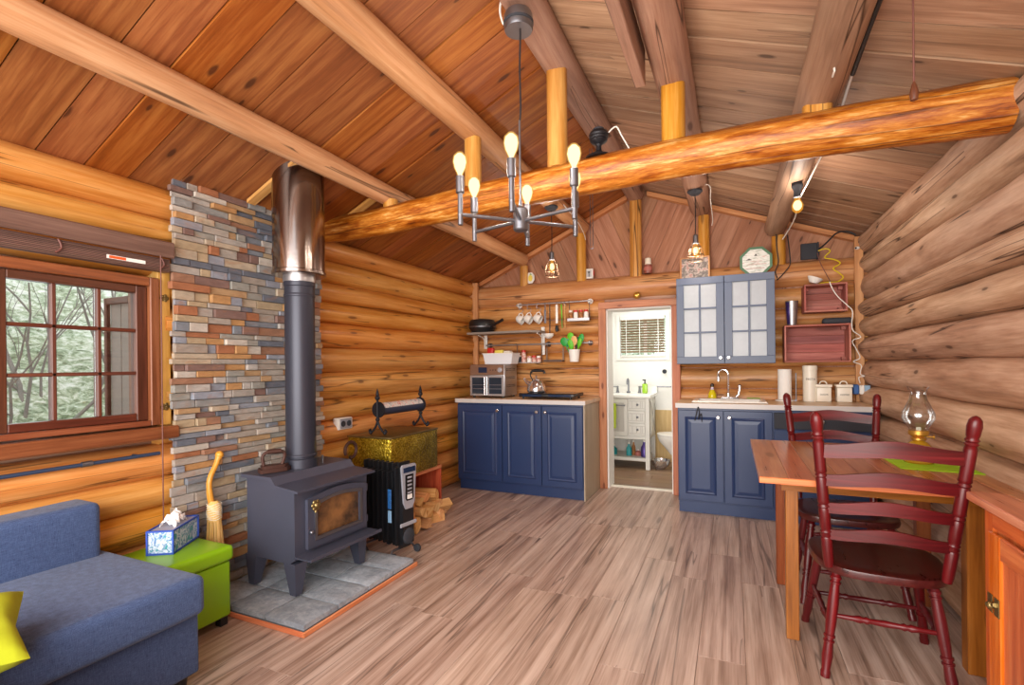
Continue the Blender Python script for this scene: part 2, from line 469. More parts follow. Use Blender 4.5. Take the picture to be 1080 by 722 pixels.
M['copper_steel'] = plain('hammered stainless shroud', '#8f847f', .16, 1.0, bstr=.3, nscale=4)
M['stove'] = plain('matte black stove steel', '#4c4f60', .42, .3, var=.10, nscale=7, spec=.5)
M['stove_pipe'] = plain('black stove pipe enamel', '#363844', .4, .35, spec=.5)
M['iron'] = plain('black wrought iron', '#25252b', .5, .5)
M['rust_iron'] = plain('old rusty iron', '#4b3029', .6, .4, var=.25, nscale=60, bstr=.3)
M['black'] = plain('black plastic', '#18191d', .4)
M['black_gloss'] = plain('black glass', '#0e0f12', .1)
M['grey_plastic'] = plain('grey plastic', '#9a9ca6', .4)
M['silver_plastic'] = plain('silver plastic', '#a9abb6', .35, .3)
M['screen_blue'] = plain('dim display', '#1c2c48', .15)
M['sofa'] = fabric('denim blue sofa weave', '#2a385c', '#50648c')
M['pillow'] = plain('chartreuse pillow cloth', '#a6ac12', .9, var=.08, nscale=50, bstr=.1)
M['green_leather'] = plain('lime green leatherette', '#82b40c', .32, spec=.5, bstr=.06, nscale=120)
M['mat_green'] = plain('lime placemat', '#9ccc10', .75, var=.05, nscale=200)
M['tissue'] = plain('white tissue', '#f4f4f4', .9, Transmission_Weight=0.0)
M['blue_card'] = plain('blue carton edge', '#2b4fb0', .5)
t = NT('patterned tissue carton')
n = t.noise(t.obj(), 24, 3, .5, 2.0)
col = t.ramp(n, [(.30, lin('#2b4aa0')), (.42, lin('#7fa6c8')), (.5, lin('#dbe6ee')), (.56, lin('#8a9cc8')), (.66, lin('#2f9aa0'))])
M['carton'] = t.pbsdf(col, .5)
t = NT('hammered brass')
vo = t.n('ShaderNodeTexVoronoi'); vo.inputs['Scale'].default_value = 75; t.L(t.obj(), vo.inputs['Vector'])
n = t.noise(t.obj(), 10, 4, .6)
col = t.ramp(t.math('ADD', t.math('MULTIPLY', n, .6), t.math('MULTIPLY', vo.outputs['Distance'], .55)), [(.3, lin('#5e4a0c')), (.55, lin('#a88a1e')), (.85, lin('#d8bc48'))])
M['brass'] = t.pbsdf(col, .32, .85, vo.outputs['Distance'], .6, .006)
M['brass_plain'] = plain('polished brass', '#d0a04a', .28, .75)
M['brass_old'] = plain('aged brass', '#8c7a50', .4, .9)
M['straw'] = wood('broom straw', [(.12, '#a87c3c'), (.5, '#d8b068'), (.9, '#f0d498')], gu=6, gv=220, rough=.8, knot=0, blotch=.2, bstr=.6)
M['terracotta'] = plain('dark bottle', '#6b3220', .35)
M['glass'] = glass('window glass')
M['glass_lamp'] = glass('lamp glass', '#f2f6f8', .25)
M['bulb_glass'] = glass('bulb glass', '#fff0cc', .12)
M['frost'] = plain('obscured cabinet glass', '#989fa8', .3, var=.10, nscale=18, spec=.6)
M['stove_glass'] = plain('sooty stove glass', '#3a2a1e', .12, c2='#8a6038', nscale=7, spec=.6)
M['cord_black'] = plain('black cord', '#1c1c20', .6)
M['cord_white'] = plain('white cord', '#e4e2dc', .5)
M['cord_yellow'] = plain('yellow cord', '#d8c010', .5)
M['cord_brown'] = plain('brown cord', '#6c4038', .6)
M['blue_bar'] = plain('dark blue bar', '#3a4a66', .4, .3)
M['red_cap'] = plain('red plastic', '#c02420', .4)
M['red_pack'] = plain('red packet', '#b83a34', .5, c2='#e8d8c8', nscale=40)
M['yellow'] = plain('yellow plastic', '#e8d860', .5)
M['lime'] = plain('lime silicone', '#5fbf1c', .45)
M['teal'] = plain('teal silicone', '#2c9aa0', .45)
M['green'] = plain('green silicone', '#1f9a3c', .45)
M['spice'] = plain('spice', '#b87a3c', .6, c2='#7a4a24', nscale=50)
M['spoon_wood'] = plain('beech spoon', '#d8aa6c', .6)
M['purple'] = plain('purple enamel', '#4c3a80', .3, .4)
M['soap_yellow'] = plain('yellow soap', '#dcc818', .2)
M['soap_green'] = plain('green soap', '#9ac82c', .25)
M['charcoal'] = plain('charcoal cloth', '#33363e', .8)
M['ink'] = plain('dark lettering', '#4a4640', .7)
M['ink_red'] = plain('faded red print', '#b06a60', .7)
M['paint_green'] = plain('green picture rim', '#4f7a5c', .5)
t = NT('mottled print'); n = t.noise(t.obj(), 24, 4, .6, 1.0)
M['print'] = t.pbsdf(t.ramp(n, [(.3, lin('#5a504e')), (.47, lin('#7c726c')), (.56, lin('#c8bab2')), (.62, lin('#b47874')), (.75, lin('#6e6858'))]), .5)
t = NT('pale print'); n = t.noise(t.obj((1, 1, 3)), 22, 3, .5, .5)
M['print_pale'] = t.pbsdf(t.ramp(n, [(.3, lin('#b8c0b8')), (.48, lin('#dfe4e0')), (.6, lin('#eef0ee')), (.72, lin('#d0b8b0'))]), .4)
t = NT('newsprint'); n = t.noise(t.obj((1, 3, 3)), 16, 3, .5)
M['newsprint'] = t.pbsdf(t.ramp(n, [(.34, lin('#8a96a8')), (.46, lin('#dcd8d4')), (.58, lin('#e0d8d2')), (.66, lin('#d87c78'))]), .7)
M['lime_towel'] = plain('lime towel', '#b6cc3c', .95, bstr=.3, nscale=200)
M['vanity'] = plain('pale grey vanity paint', '#d8d6d0', .45)
M['vanity_line'] = plain('grey moulding', '#bdbab4', .5)
M['wainscot'] = wood('tan wainscot', [(.1, '#b8925c'), (.5, '#d2ae78'), (.9, '#e4c896')], rough=.6, knot=0, var=.05)
M['amber'] = plain('glowing filament', '#ffb040', .5, emit='#ffae48', es=60)
M['bulb_warm'] = plain('glowing bulb core', '#ffd890', .5, emit='#ffd08a', es=34)


def bulbmat(name, c, s):
    t = NT(name); em = t.n('ShaderNodeEmission'); em.inputs[0].default_value = lin(c); em.inputs[1].default_value = s
    t.L(em.outputs[0], t.out.inputs[0]); return t.m


def glow(name, c, s):
    t = NT(name); em = t.n('ShaderNodeEmission'); em.inputs[0].default_value = lin(c); em.inputs[1].default_value = s
    tr = t.n('ShaderNodeBsdfTransparent'); mx = t.n('ShaderNodeMixShader'); mx.inputs[0].default_value = .5
    t.L(tr.outputs[0], mx.inputs[1]); t.L(em.outputs[0], mx.inputs[2]); t.L(mx.outputs[0], t.out.inputs[0]); return t.m


M['bulb_core'] = bulbmat('bulb core', '#ffe6b0', 3.2)
M['bulb'] = glow('lit bulb', '#ffc468', .9)
M['bulb_amber'] = glow('lit amber bulb', '#ffa838', .9)
t = NT('leafy bank')
n = t.noise(t.obj((1, 1, 2.0)), 13, 7, .72, .8); n2 = t.noise(t.obj(), 2.2, 3, .5)
f = t.math('ADD', t.math('MULTIPLY', n, .75), t.math('MULTIPLY', n2, .25))
M['bank'] = t.pbsdf(t.ramp(f, [(.36, lin('#5c6650')), (.45, lin('#9eac8e')), (.51, lin('#c8d2b8')), (.58, lin('#f4f4ea'))]), .9, 0, f, .8, .05, .1)
M['branch'] = plain('grey bark', '#85807a', .9, var=.25, nscale=20)
M['shutter'] = plain('weathered shutter board', '#8d7f76', .8, var=.12, nscale=14)
M['dirt'] = plain('bare earth', '#7a6e5c', .95, var=.2, nscale=6)
M['paving'] = plain('porch deck', '#a89a88', .9, var=.1, nscale=6)
# ------------------------------------------------------------------ the room shell
XL, XR, YB, XC = -2.71, .995, 5.0, -.87          # left wall, right wall, back wall, ridge
YF = -.75                                        # the shell stops behind the photographer
ZL, ZR = 2.235, 2.36                             # roof height at the side walls
ZRIDGE = 3.06


def roof(x):
    return ZL + (ZRIDGE - ZL) * (x - XL) / (XC - XL) if x < XC else ZR + (ZRIDGE - ZR) * (XR - x) / (XR - XC)


# floor: laminate planks running away from the viewer
mb = MB(); random.seed(3)
x = -3.0
while x < 1.2:
    w = .19; y = YF - random.uniform(0, 1.2)
    while y < YB + .12:
        L = 1.25
        y0, y1 = max(y, YF), min(y + L, YB + .12)
        if y1 - y0 > .03: mb.box(x + .0006, x + w - .0006, y0 + .0006, y1 - .0006, -.012, 0, b=.001, u=(0, 1, 0))
        y += L
    x += w
mb.box(-3.0, 1.2, YF, YB + .12, -.05, -.0125, rnd=.1)
struct(mb.build('floor', M['floor'], smooth=0), 'greyish brown laminate plank floor running to the bathroom door', 'floor')

# left log wall
sl = [0, .19, .37, .545, .705, .87, 1.03, 1.234, 1.42, 1.605, 1.76, 1.91, 2.073, 2.235]
WY0, WY1, WZ0, WZ1 = .28, 1.60, .945, 1.765      # window hole
mb = MB(); random.seed(11)
for i in range(len(sl) - 1):
    z0, z1 = sl[i], sl[i + 1]; zc, rb = (z0 + z1) / 2, (z1 - z0) / 2 * 1.06
    segs = [(YF, YB + .1)]
    if z0 > WZ0 - .08 and z1 < WZ1 + .05: segs = [(YF, WY0), (WY1, YB + .1)]
    for a, b in segs:
        mb.log((XL - .10, a, zc), (XL - .10, b, zc), .115 + random.uniform(-.008, .008), rb, seed=i + 1, seg=int(8 + (b - a) * 7), rough=.07)
wall_l = struct(mb.build('wall_left', M['log_honey']), 'left wall of stacked honey coloured peeled logs', 'log wall')
mb = MB()
mb.box(XL - .21, XL - .12, YF, WY0, 0, 2.235); mb.box(XL - .21, XL - .12, WY1, YB + .1, 0, 2.235)
mb.box(XL - .21, XL - .12, WY0, WY1, 0, WZ0); mb.box(XL - .21, XL - .12, WY0, WY1, WZ1, 2.235)
struct(mb.build('wall_left_light_block', M['purlin_grey'], smooth=0))  # slab added behind the logs to stop light showing through the gaps

# right log wall
sr = [0, .21, .42, .64, .855, 1.065, 1.283, 1.475, 1.645, 1.79, 2.012, 2.175, 2.36]
mb = MB(); random.seed(5)
for i in range(len(sr) - 1):
    z0, z1 = sr[i], sr[i + 1]; zc, rb = (z0 + z1) / 2, (z1 - z0) / 2 * 1.06
    mb.log((XR + .105, YF, zc), (XR + .105, YB + .2, zc), .125 + random.uniform(-.012, .012), rb, seed=i + 31, seg=44, rough=.09, taper=random.uniform(-.05, .05))
struct(mb.build('wall_right', M['log_grey']), 'right wall of large weathered greyish brown logs', 'log wall')
mb = MB(); mb.box(XR + .11, XR + .2, YF, YB + .22, 0, 2.36)
struct(mb.build('wall_right_light_block', M['purlin_grey'], smooth=0))  # added slab, blocks light between the right wall logs

# back log wall with the bathroom doorway
sb = [0, .17, .335, .5, .67, .85, 1.03, 1.23, 1.41, 1.58, 1.755, 1.94, 2.17]
DX0, DX1, DZ = -1.175, -.53, 1.835
mb = MB(); random.seed(17)
for i in range(len(sb) - 1):
    z0, z1 = sb[i], sb[i + 1]; zc, rb = (z0 + z1) / 2, (z1 - z0) / 2 * 1.06
    segs = [(XL - .1, XR + .1)]
    if z0 < DZ - .02: segs = [(XL - .1, DX0 - .03), (DX1 + .03, XR + .1)]
    for a, b in segs:
        mb.log((a, YB + .10, zc), (b, YB + .10, zc), .105, rb, seed=i + 61, seg=int(6 + (b - a) * 7), rough=.07)
struct(mb.build('wall_back', M['log_back']), 'back wall of stacked tan logs around the bathroom doorway', 'log wall')
mb = MB()
mb.box(XL - .1, DX0 - .03, YB + .06, YB + .16, 0, 2.16); mb.box(DX1 + .03, XR + .1, YB + .06, YB + .16, 0, 2.16); mb.box(DX0 - .03, DX1 + .03, YB + .06, YB + .16, DZ + .02, 2.16)
struct(mb.build('wall_back_light_block', M['purlin_grey'], smooth=0))  # added slab that keeps light out of the back wall gaps


# gable of slanting boards over the back wall
def clip(poly, n, d):
    out = []
    for i in range(len(poly)):
        a, b = poly[i], poly[(i + 1) % len(poly)]
        da, db = a[0] * n[0] + a[1] * n[1] - d, b[0] * n[0] + b[1] * n[1] - d
        if da >= 0: out.append(a)
        if da * db < 0:
            s = da / (da - db); out.append((a[0] + (b[0] - a[0]) * s, a[1] + (b[1] - a[1]) * s))
    return out


mb = MB(); random.seed(23); YG = YB + .165
for side in (-1, 1):
    tri = [(XL - .2, 2.13), (XC, 2.13), (XC, ZRIDGE + .01), (XL - .2, ZL - .06)] if side < 0 else [(XC, 2.13), (XR + .2, 2.13), (XR + .2, ZR - .05), (XC, ZRIDGE + .01)]
    ang = math.radians(66); dr = (-side * -math.cos(ang), math.sin(ang))       # boards lean outward at the top on the left, the other way on the right
    dr = (side * math.cos(ang), math.sin(ang)); nn = (dr[1], -dr[0])
    s = -4.0
    while s < 4.0:
        w = random.uniform(.17, .22)
        p = clip(clip(tri, nn, s + .0015), (-nn[0], -nn[1]), -(s + w - .0015))
        if len(p) >= 3:
            yy = YG + random.uniform(0, .006)
            mb.prism([(q[0], yy, q[1]) for q in p], (0, .02, 0), udir=(dr[0], 0, dr[1]))
        s += w
mb.box(XL - .05, XR + .05, YG + .022, YG + .04, 2.1, 2.23, rnd=.2)
mb.prism([(XL - .05, YG + .022, 2.2), (XR + .05, YG + .022, 2.2), (XR + .05, YG + .022, ZR), (XC, YG + .022, ZRIDGE), (XL - .05, YG + .022, ZL)], (0, .02, 0))
struct(mb.build('wall_gable', M['gable'], smooth=0), 'slanting brown boards closing the gable above the back log wall', 'gable')

# roof boards: laid down the slope
for side, mat in ((-1, 'roof_left'), (1, 'roof_right')):
    mb = MB(); random.seed(40 + side); gp = .003 if side < 0 else .006
    xe, ze = (XL - .16, roof(XL) - .07) if side < 0 else (XR + .16, ZR - .06)
    dv = V((xe - XC, 0, ze - ZRIDGE)); L = dv.length; dv.normalize(); up = V((0, 1, 0)).cross(dv)
    if up.z < 0: up = -up
    y = YF
    while y < YB + .2:
        w = random.uniform(.17, .235)
        base = V((XC, y + gp, ZRIDGE)) + up * random.uniform(0, .01)
        a = [base, base + dv * L, base + dv * L + V((0, w - 2 * gp, 0)), base + V((0, w - 2 * gp, 0))]
        mb.prism(a, up * .022, udir=tuple(dv))
        y += w
    mb2 = MB(); base = V((XC, YF, ZRIDGE)) + up * .034
    mb2.prism([base, base + dv * L, base + dv * L + V((0, YB + .2 - YF, 0)), base + V((0, YB + .2 - YF, 0))], up * .02, udir=tuple(dv), rnd=.05)
    struct(mb2.build('ceiling_left_shade_backing' if side < 0 else 'ceiling_right_shade_backing', M['roof_gap_shade'], smooth=0))  # dark sheet above the boards, painted shade for their gaps
    o = mb.build('ceiling_left' if side < 0 else 'ceiling_right', M[mat], smooth=0)
    struct(o, 'sloping ceiling of stained brown boards on the stove side' if side < 0 else 'sloping ceiling of pale weathered boards on the table side', 'ceiling')
# light strips: battens along the gable edge and short ones near the eave
mb = MB()
for x0, x1 in ((XL + .02, XC - .1), (XC + .1, XR - .02)):
    a, b = V((x0, YB + .085, roof(x0) - .006)), V((x1, YB + .085, roof(x1) - .006))
    mb.prism([a, b, b - V((0, 0, .045)), a - V((0, 0, .045))], (0, .07, 0), udir=tuple(b - a))
struct(mb.build('trim_1', M['trim_wood'], smooth=0), 'pale battens along the gable edge of the ceiling')
for k, (yy, xa, xb) in enumerate(((2.02, -2.62, -2.16), (2.68, -2.6, -2.16))):
    mb = MB(); a, b = V((xa, yy, roof(xa) - .003)), V((xb, yy, roof(xb) - .003))
    mb.prism([a, b, b - V((0, 0, .02)), a - V((0, 0, .02))], (0, .055, 0), udir=tuple(b - a))
    struct(mb.build('trim_%d' % (k + 2), M['jamb_wood'], smooth=0), 'short pale batten under the ceiling boards by the stove pipe')
mb = MB(); mb.box(XL + .005, XL + .065, YB - .05, YB - .02, .9, 2.215)
struct(mb.build('trim_4', M['trim_wood'], smooth=0), 'vertical board in the far corner beside the oven')
mb = MB(); mb.box(XR - .045, XR + .015, YB - .05, YB - .02, .93, 2.32)
struct(mb.build('trim_5', M['trim_wood'], smooth=0), 'vertical board in the corner beside the wall crates')

# doorway casing
mb = MB(); yt0, yt1 = YB - .035, YB - .005
mb.box(DX0 - .075, DX0, yt0, yt1, 0, DZ, b=.004); mb.box(DX1, DX1 + .075, yt0, yt1, 0, DZ, b=.004)
mb.box(DX0 - .075, DX1 + .075, yt0, yt1, DZ, DZ + .07, b=.004)
casing = mb.build('door_1', M['door_trim'], smooth=0); struct(casing, 'open bathroom doorway framed in reddish pine', 'doorway')
mb = MB()
mb.box(DX0 - .03, DX0 + .012, YB, YB + .24, 0, DZ); mb.box(DX1 - .012, DX1 + .03, YB, YB + .24, 0, DZ); mb.box(DX0, DX1, YB, YB + .24, DZ - .012, DZ + .02)
mb.build('jamb', M['white_paint'], casing, smooth=0)
mb = MB(); mb.box(DX0 + .012, DX1 - .012, YB + .06, YB + .13, 0.0005, .012, b=.004)
mb.build('threshold', M['cream'], casing, smooth=0)

# ------------------------------------------------------------------ bathroom beyond
BY, BX0, BX1, BZ = 6.62, -1.95, -.10, 2.15
BWX0, BWX1, BWZ0, BWZ1 = -1.37, -.78, 1.37, 1.89
mb = MB()
mb.box(BX0, BWX0, BY, BY + .1, 0, BZ); mb.box(BWX1, BX1, BY, BY + .1, 0, BZ); mb.box(BWX0, BWX1, BY, BY + .1, 0, BWZ0); mb.box(BWX0, BWX1, BY, BY + .1, BWZ1, BZ)
struct(mb.build('wall_bathroom_back', M['white_paint'], smooth=0), 'white bathroom wall holding the small window', 'wall')
mb = MB(); mb.box(BX0 - .1, BX0, YB + .24, BY + .1, 0, BZ)
struct(mb.build('wall_bathroom_left', M['white_paint'], smooth=0))
mb = MB(); mb.box(BX1, BX1 + .1, YB + .24, BY + .1, 0, BZ)
struct(mb.build('wall_bathroom_right', M['white_paint'], smooth=0))
mb = MB(); mb.box(BX0, DX0 - .03, YB + .22, YB + .25, 0, BZ); mb.box(DX1 + .03, BX1, YB + .22, YB + .25, 0, BZ); mb.box(DX0 - .03, DX1 + .03, YB + .22, YB + .25, DZ + .02, BZ)
struct(mb.build('wall_bathroom_front', M['white_paint'], smooth=0))
mb = MB(); mb.box(BX0 - .1, BX1 + .1, YB + .22, BY + .1, BZ, BZ + .05)
struct(mb.build('ceiling_bathroom', M['white_paint'], smooth=0))
mb = MB(); random.seed(9)
yy = YB + .125
while yy < BY:
    x = BX0 - random.uniform(0, .8)
    while x < BX1:
        a, b = max(x, BX0), min(x + 1.2, BX1)
        if b > a + .02: mb.box(a + .001, b - .001, yy + .001, min(yy + .15, BY) - .001, -.012, -.001, b=.001, u=(1, 0, 0))
        x += 1.2
    yy += .15
M['bath_floor'] = wood('bathroom vinyl plank', [(.1, '#5c4636'), (.45, '#8c7058'), (.85, '#ab8f74')], rough=.35, var=.15, knot=.4, blotch=.5, gu=.9)
struct(mb.build('floor_bathroom', M['bath_floor'], smooth=0), 'brown plank floor of the bathroom', 'floor')
mb = MB(); mb.box(-.92, BX1, BY - .012, BY - .001, 0, .67, u=(0, 0, 1))
struct(mb.build('trim_6', M['wainscot'], smooth=0), 'tan wainscot panel low on the bathroom wall')
mb = MB()
fr = [(BWX0 - .05, BWX0, BWZ0 - .05, BWZ1 + .05), (BWX1, BWX1 + .05, BWZ0 - .05, BWZ1 + .05), (BWX0, BWX1, BWZ1, BWZ1 + .05), (BWX0, BWX1, BWZ0 - .05, BWZ0)]
for a, b, c, d in fr: mb.box(a, b, BY - .02, BY - .001, c, d, b=.003)
w2 = struct(mb.build('window_2', M['white_paint'], smooth=0), 'small white framed bathroom window with a slatted blind', 'window')
mb = MB(); mb.box(BWX0, BWX1, BY + .05, BY + .055, BWZ0, BWZ1); mb.build('pane', M['glass'], w2, smooth=0)
mb = MB(); mb.box((BWX0 + BWX1) / 2 + .01, (BWX0 + BWX1) / 2 + .05, BY + .035, BY + .07, BWZ0, BWZ1); mb.build('mullion', M['white_paint'], w2, smooth=0)
t = thing('venetian_blind', 'brown slatted blind hanging in the white bathroom window', 'blind', (-1.07, BY - .03, BWZ1))
mb = MB(); mb.box(BWX0 + .01, BWX1 - .01, BY - .045, BY - .022, BWZ1 - .035, BWZ1 + .01); mb.build('head_rail', M['white'], t, smooth=0)
mb = MB(); z = BWZ1 - .05
while z > BWZ0 + .03:
    mb.box(BWX0 + .015, BWX1 - .015, -.017, .017, -.0015, .0015, M=Matrix.Translation((0, BY - .024, z)) @ Matrix.Rotation(math.radians(-38), 4, 'X')); z -= .034
mb.build('slats', plain('tan blind slat', '#a08468', .5), t, smooth=0)
mb = MB()
for x in (BWX0 + .09, (BWX0 + BWX1) / 2 - .03, BWX1 - .09): mb.box(x - .004, x + .004, BY - .046, BY - .0445, BWZ0, BWZ1 - .03)
mb.box(BWX0 + .015, BWX1 - .015, BY - .04, BY - .02, BWZ0 - .0, BWZ0 + .018); mb.build('ladder_tape', M['white'], t, smooth=0)

# ------------------------------------------------------------------ left window with its frame
mb = MB(); xo, xi = XL - .16, XL + .035
z0, z1 = .985, 1.735
mb.box(xo, xi, 1.515, 1.56, z0, z1, b=.004); mb.box(xo, xi, .30, .345, z0, z1, b=.004); mb.box(xo, xi, .345, 1.515, 1.69, z1, b=.004); mb.box(xo, xi, .345, 1.515, z0, 1.012, b=.004)
w1 = struct(mb.build('window_1', M['sill_wood'], smooth=0), 'brown wooden casement window over the sofa', 'window')
mb = MB(); mb.box(XL - .18, XL + .085, .22, 1.625, .915, .978, b=.008); mb.build('sill', M['sill_dark'], w1, smooth=0)
mb = MB(); mb.box(XL - .14, XL + .012, 1.563, 1.625, .98, 1.80, b=.003); mb.build('jamb_board', M['jamb_wood'], w1, smooth=0)
mb = MB(); mb.box(XL - .14, XL + .012, .235, .297, .98, 1.80, b=.003); mb.build('jamb_board', M['jamb_wood'], w1, smooth=0)
cols = [(.985, 1.132), (1.149, 1.300), (1.318, 1.463)]; rows = [(1.05, 1.243), (1.26, 1.455), (1.472, 1.652)]
for dy in (0, -.598):
    mb = MB(); a, b = XL - .04, XL + .01
    mb.box(a, b, .943 + dy, .985 + dy, 1.014, 1.688, b=.003); mb.box(a, b, 1.463 + dy, 1.513 + dy, 1.014, 1.688, b=.003)
    mb.box(a, b, .985 + dy, 1.463 + dy, 1.652, 1.688, b=.003); mb.box(a, b, .985 + dy, 1.463 + dy, 1.014, 1.05, b=.003)
    s = mb.build('sash', M['window_wood'], w1, smooth=0)
    mb = MB()
    for y in (1.1405, 1.309): mb.box(a + .008, b - .004, y - .0085 + dy, y + .0085 + dy, 1.05, 1.652, b=.003)
    for z in (1.2515, 1.4635): mb.box(a + .008, b - .004, .985 + dy, 1.463 + dy, z - .0085, z + .0085, b=.003)
    mb.build('muntins', M['window_wood'], s, smooth=0)
    for c0, c1 in cols:
        for r0, r1 in rows:
            mb = MB(); mb.box(XL - .018, XL - .014, c0 + dy, c1 + dy, r0, r1); mb.build('pane', M['glass'], s, smooth=0)
for z in (1.64, 1.075):
    mb = MB()
    for k in range(5):
        an = 2 * PI * k / 5; mb.ball((XL + .016, 1.595 + .012 * math.cos(an), z + .012 * math.sin(an)), .009, 8, (.5, 1, 1))
    mb.ball((XL + .018, 1.595, z), .008, 8); mb.cyl((XL + .018, 1.595, z), (XL + .018, 1.555, z - .004), .005)
    mb.build('latch', M['brass_old'], w1)

# raised blind above the window
t = thing('window_blind', 'dark wooden slat blind drawn up above the left window', 'blind', (XL + .06, .9, 1.77))
mb = MB(); mb.box(XL + .075, XL + .10, .0, 1.60, 1.838, 1.918, b=.006); mb.build('valance', M['blind_wood'], t, smooth=0)
mb = MB(); z = 1.768
while z < 1.835: mb.box(XL + .02, XL + .068, .02, 1.592, z, z + .005, b=.001); z += .0068
mb.build('slats', M['blind_wood'], t, smooth=0)
for y in (.45, 1.13, 1.55):
    mb = MB(); mb.tube(smooth_path([(XL + .071, y, 1.835), (XL + .074, y + .01, 1.80), (XL + .072, y - .01, 1.775)], 4), .004, 6); mb.build('ladder_cord', M['cord_brown'], t)
mb = MB(); mb.tube([(XL + .105, 1.525, 1.84), (XL + .10, 1.528, 1.2), (XL + .105, 1.525, .5)], .003, 6); mb.build('pull_cord', M['cord_brown'], t)
mb = MB(); mb.box(XL + .0685, XL + .0692, 1.31, 1.475, 1.789, 1.806); s = mb.build('warning_sticker', M['white'], t, smooth=0)
mb = MB(); mb.box(XL + .0692, XL + .0696, 1.32, 1.39, 1.791, 1.804); mb.build('orange_band', plain('orange print', '#e05a1c', .6), s, smooth=0)

# dark blue bar along the wall under the sill
t = thing('wall_bar', 'thin dark blue bar running along the logs below the window sill', 'bar', (XL + .04, .9, .845))
mb = MB(); mb.cyl((XL + .035, .3, .847), (XL + .035, 1.55, .842), .009); mb.build('rod', M['blue_bar'], t)
mb = MB(); mb.cyl((XL + .035, 1.22, .844), (XL + .035, 1.26, .844), .013); mb.build('coupling', M['nickel'], t)
mb = MB()
for y in (.5, 1.45): mb.cyl((XL - .005, y, .845), (XL + .035, y, .845), .007)
mb.build('bracket', M['blue_bar'], t)

# ------------------------------------------------------------------ outside
mb = MB(); g = bmesh.new(); bmesh.ops.create_grid(g, x_segments=60, y_segments=60, size=1)
for q in g.verts:
    u, v = (q.co.x + 1) / 2, q.co.y
    X = -4.2 - 5.5 * u; Y_ = 1.0 + 9 * v
    Z = -.6 + 6.4 * u ** .8 + .25 * mnoise.noise(V((X * .9, Y_ * .9, 2))) + .12 * mnoise.noise(V((X * 3, Y_ * 3, 5)))
    q.co = V((X, Y_, Z))
bmesh.ops.reverse_faces(g, faces=list(g.faces)) if g.faces[:] and False else None
mb.bm(g); bank = mb.build('hill_outside', M['bank']); struct(bank, 'leafy green bank rising outside the left window', 'hillside')
mb = MB(); mb.box(-60, XL - .25, -60, 60, -.72, -.6); mb.box(XR + .3, 60, -60, 60, -.72, -.6); mb.box(XL - .25, XR + .3, BY + .2, 60, -.72, -.6); mb.box(XL - .25, XR + .3, -60, YF, -.72, -.6)
struct(mb.build('ground_outside', M['dirt'], smooth=0))
mb = MB(); mb.box(XL - .2, XR + .2, YF - 3.2, YF - .01, -.1, -.03, u=(1, 0, 0)); struct(mb.build('floor_porch', M['paving'], smooth=0))
mb = MB(); g = bmesh.new(); bmesh.ops.create_grid(g, x_segments=40, y_segments=30, size=1)
for q in g.verts:
    X, v = q.co.x * 5 - 1, (q.co.y + 1) / 2
    q.co = V((X, 9 + 3 * v, -.6 + 5 * v + .3 * mnoise.noise(V((X, v * 5, 1)))))
mb.bm(g); struct(mb.build('hill_behind_bathroom', M['bank']))
random.seed(77)


def bare_tree(base, segs, r0, label):
    mb = MB()
    def br(p, d, L, r, depth):
        pts = [p]; q = V(p)
        for k in range(5):
            d = (d + V((random.uniform(-.2, .2), random.uniform(-.28, .28), random.uniform(-.05, .2)))).normalized(); q = q + d * L / 5; pts.append(q.copy())
        mb.tube(pts, [r * (1 - .13 * k) for k in range(6)], 7)
        if depth < 3:
            for k in range(3):
                i = random.randint(2, 5); e = (d + V((random.uniform(-.4, .4), random.uniform(-1.0, 1.0), random.uniform(-.2, .6)))).normalized()
                br(pts[i], e, L * .62, r * .5, depth + 1)
    for d in segs: br(V(base), V(d).normalized(), 1.9, r0 * .6, 0)
    return tag(mb.build('bare_shrub', M['branch']), label, 'shrub', 'bare shrubs outside the window')


bare_tree((-5.0, 1.9, .05), [(0, -.5, 1), (.0, .15, 1)], .05, 'leafless forked shrub behind the middle column of window panes')
bare_tree((-5.0, 1.15, .0), [(0, .4, 1), (0, -.3, 1), (.1, .7, .9)], .045, 'tangled leafless shrub behind the window panes furthest from the stove')
bare_tree((-5.4, 3.0, .3), [(0, -.6, 1), (0, -.9, .7)], .035, 'thin leafless shrub leaning behind the window panes nearest the stove')
t = thing('window_shutter', 'weathered board shutter standing open outside the window', 'shutter', (-3.1, 1.50, 1.0))
mb = MB()
for k in range(2): mb.box(-2.905 - .1 * (k + 1), -2.908 - .1 * k, 1.555, 1.575, 1.0, 1.64, b=.003, u=(0, 0, 1))
mb.build('boards', M['shutter'], t, smooth=0)
mb = MB(); mb.box(-3.13, -3.105, 1.535, 1.557, 1.0, 1.66, b=.003); mb.box(-3.105, -2.905, 1.535, 1.557, 1.625, 1.66, b=.003); mb.build('batten', M['window_wood'], t, smooth=0)
# ------------------------------------------------------------------ roof timbers
YT = 2.64
mb = MB(); random.seed(2)
mb.log((XL + .0, 2.70, 2.268), (-1.3, 2.66, 2.275), .092, .092, seed=101, seg=30, rough=.05, ends=False)
mb = MB()
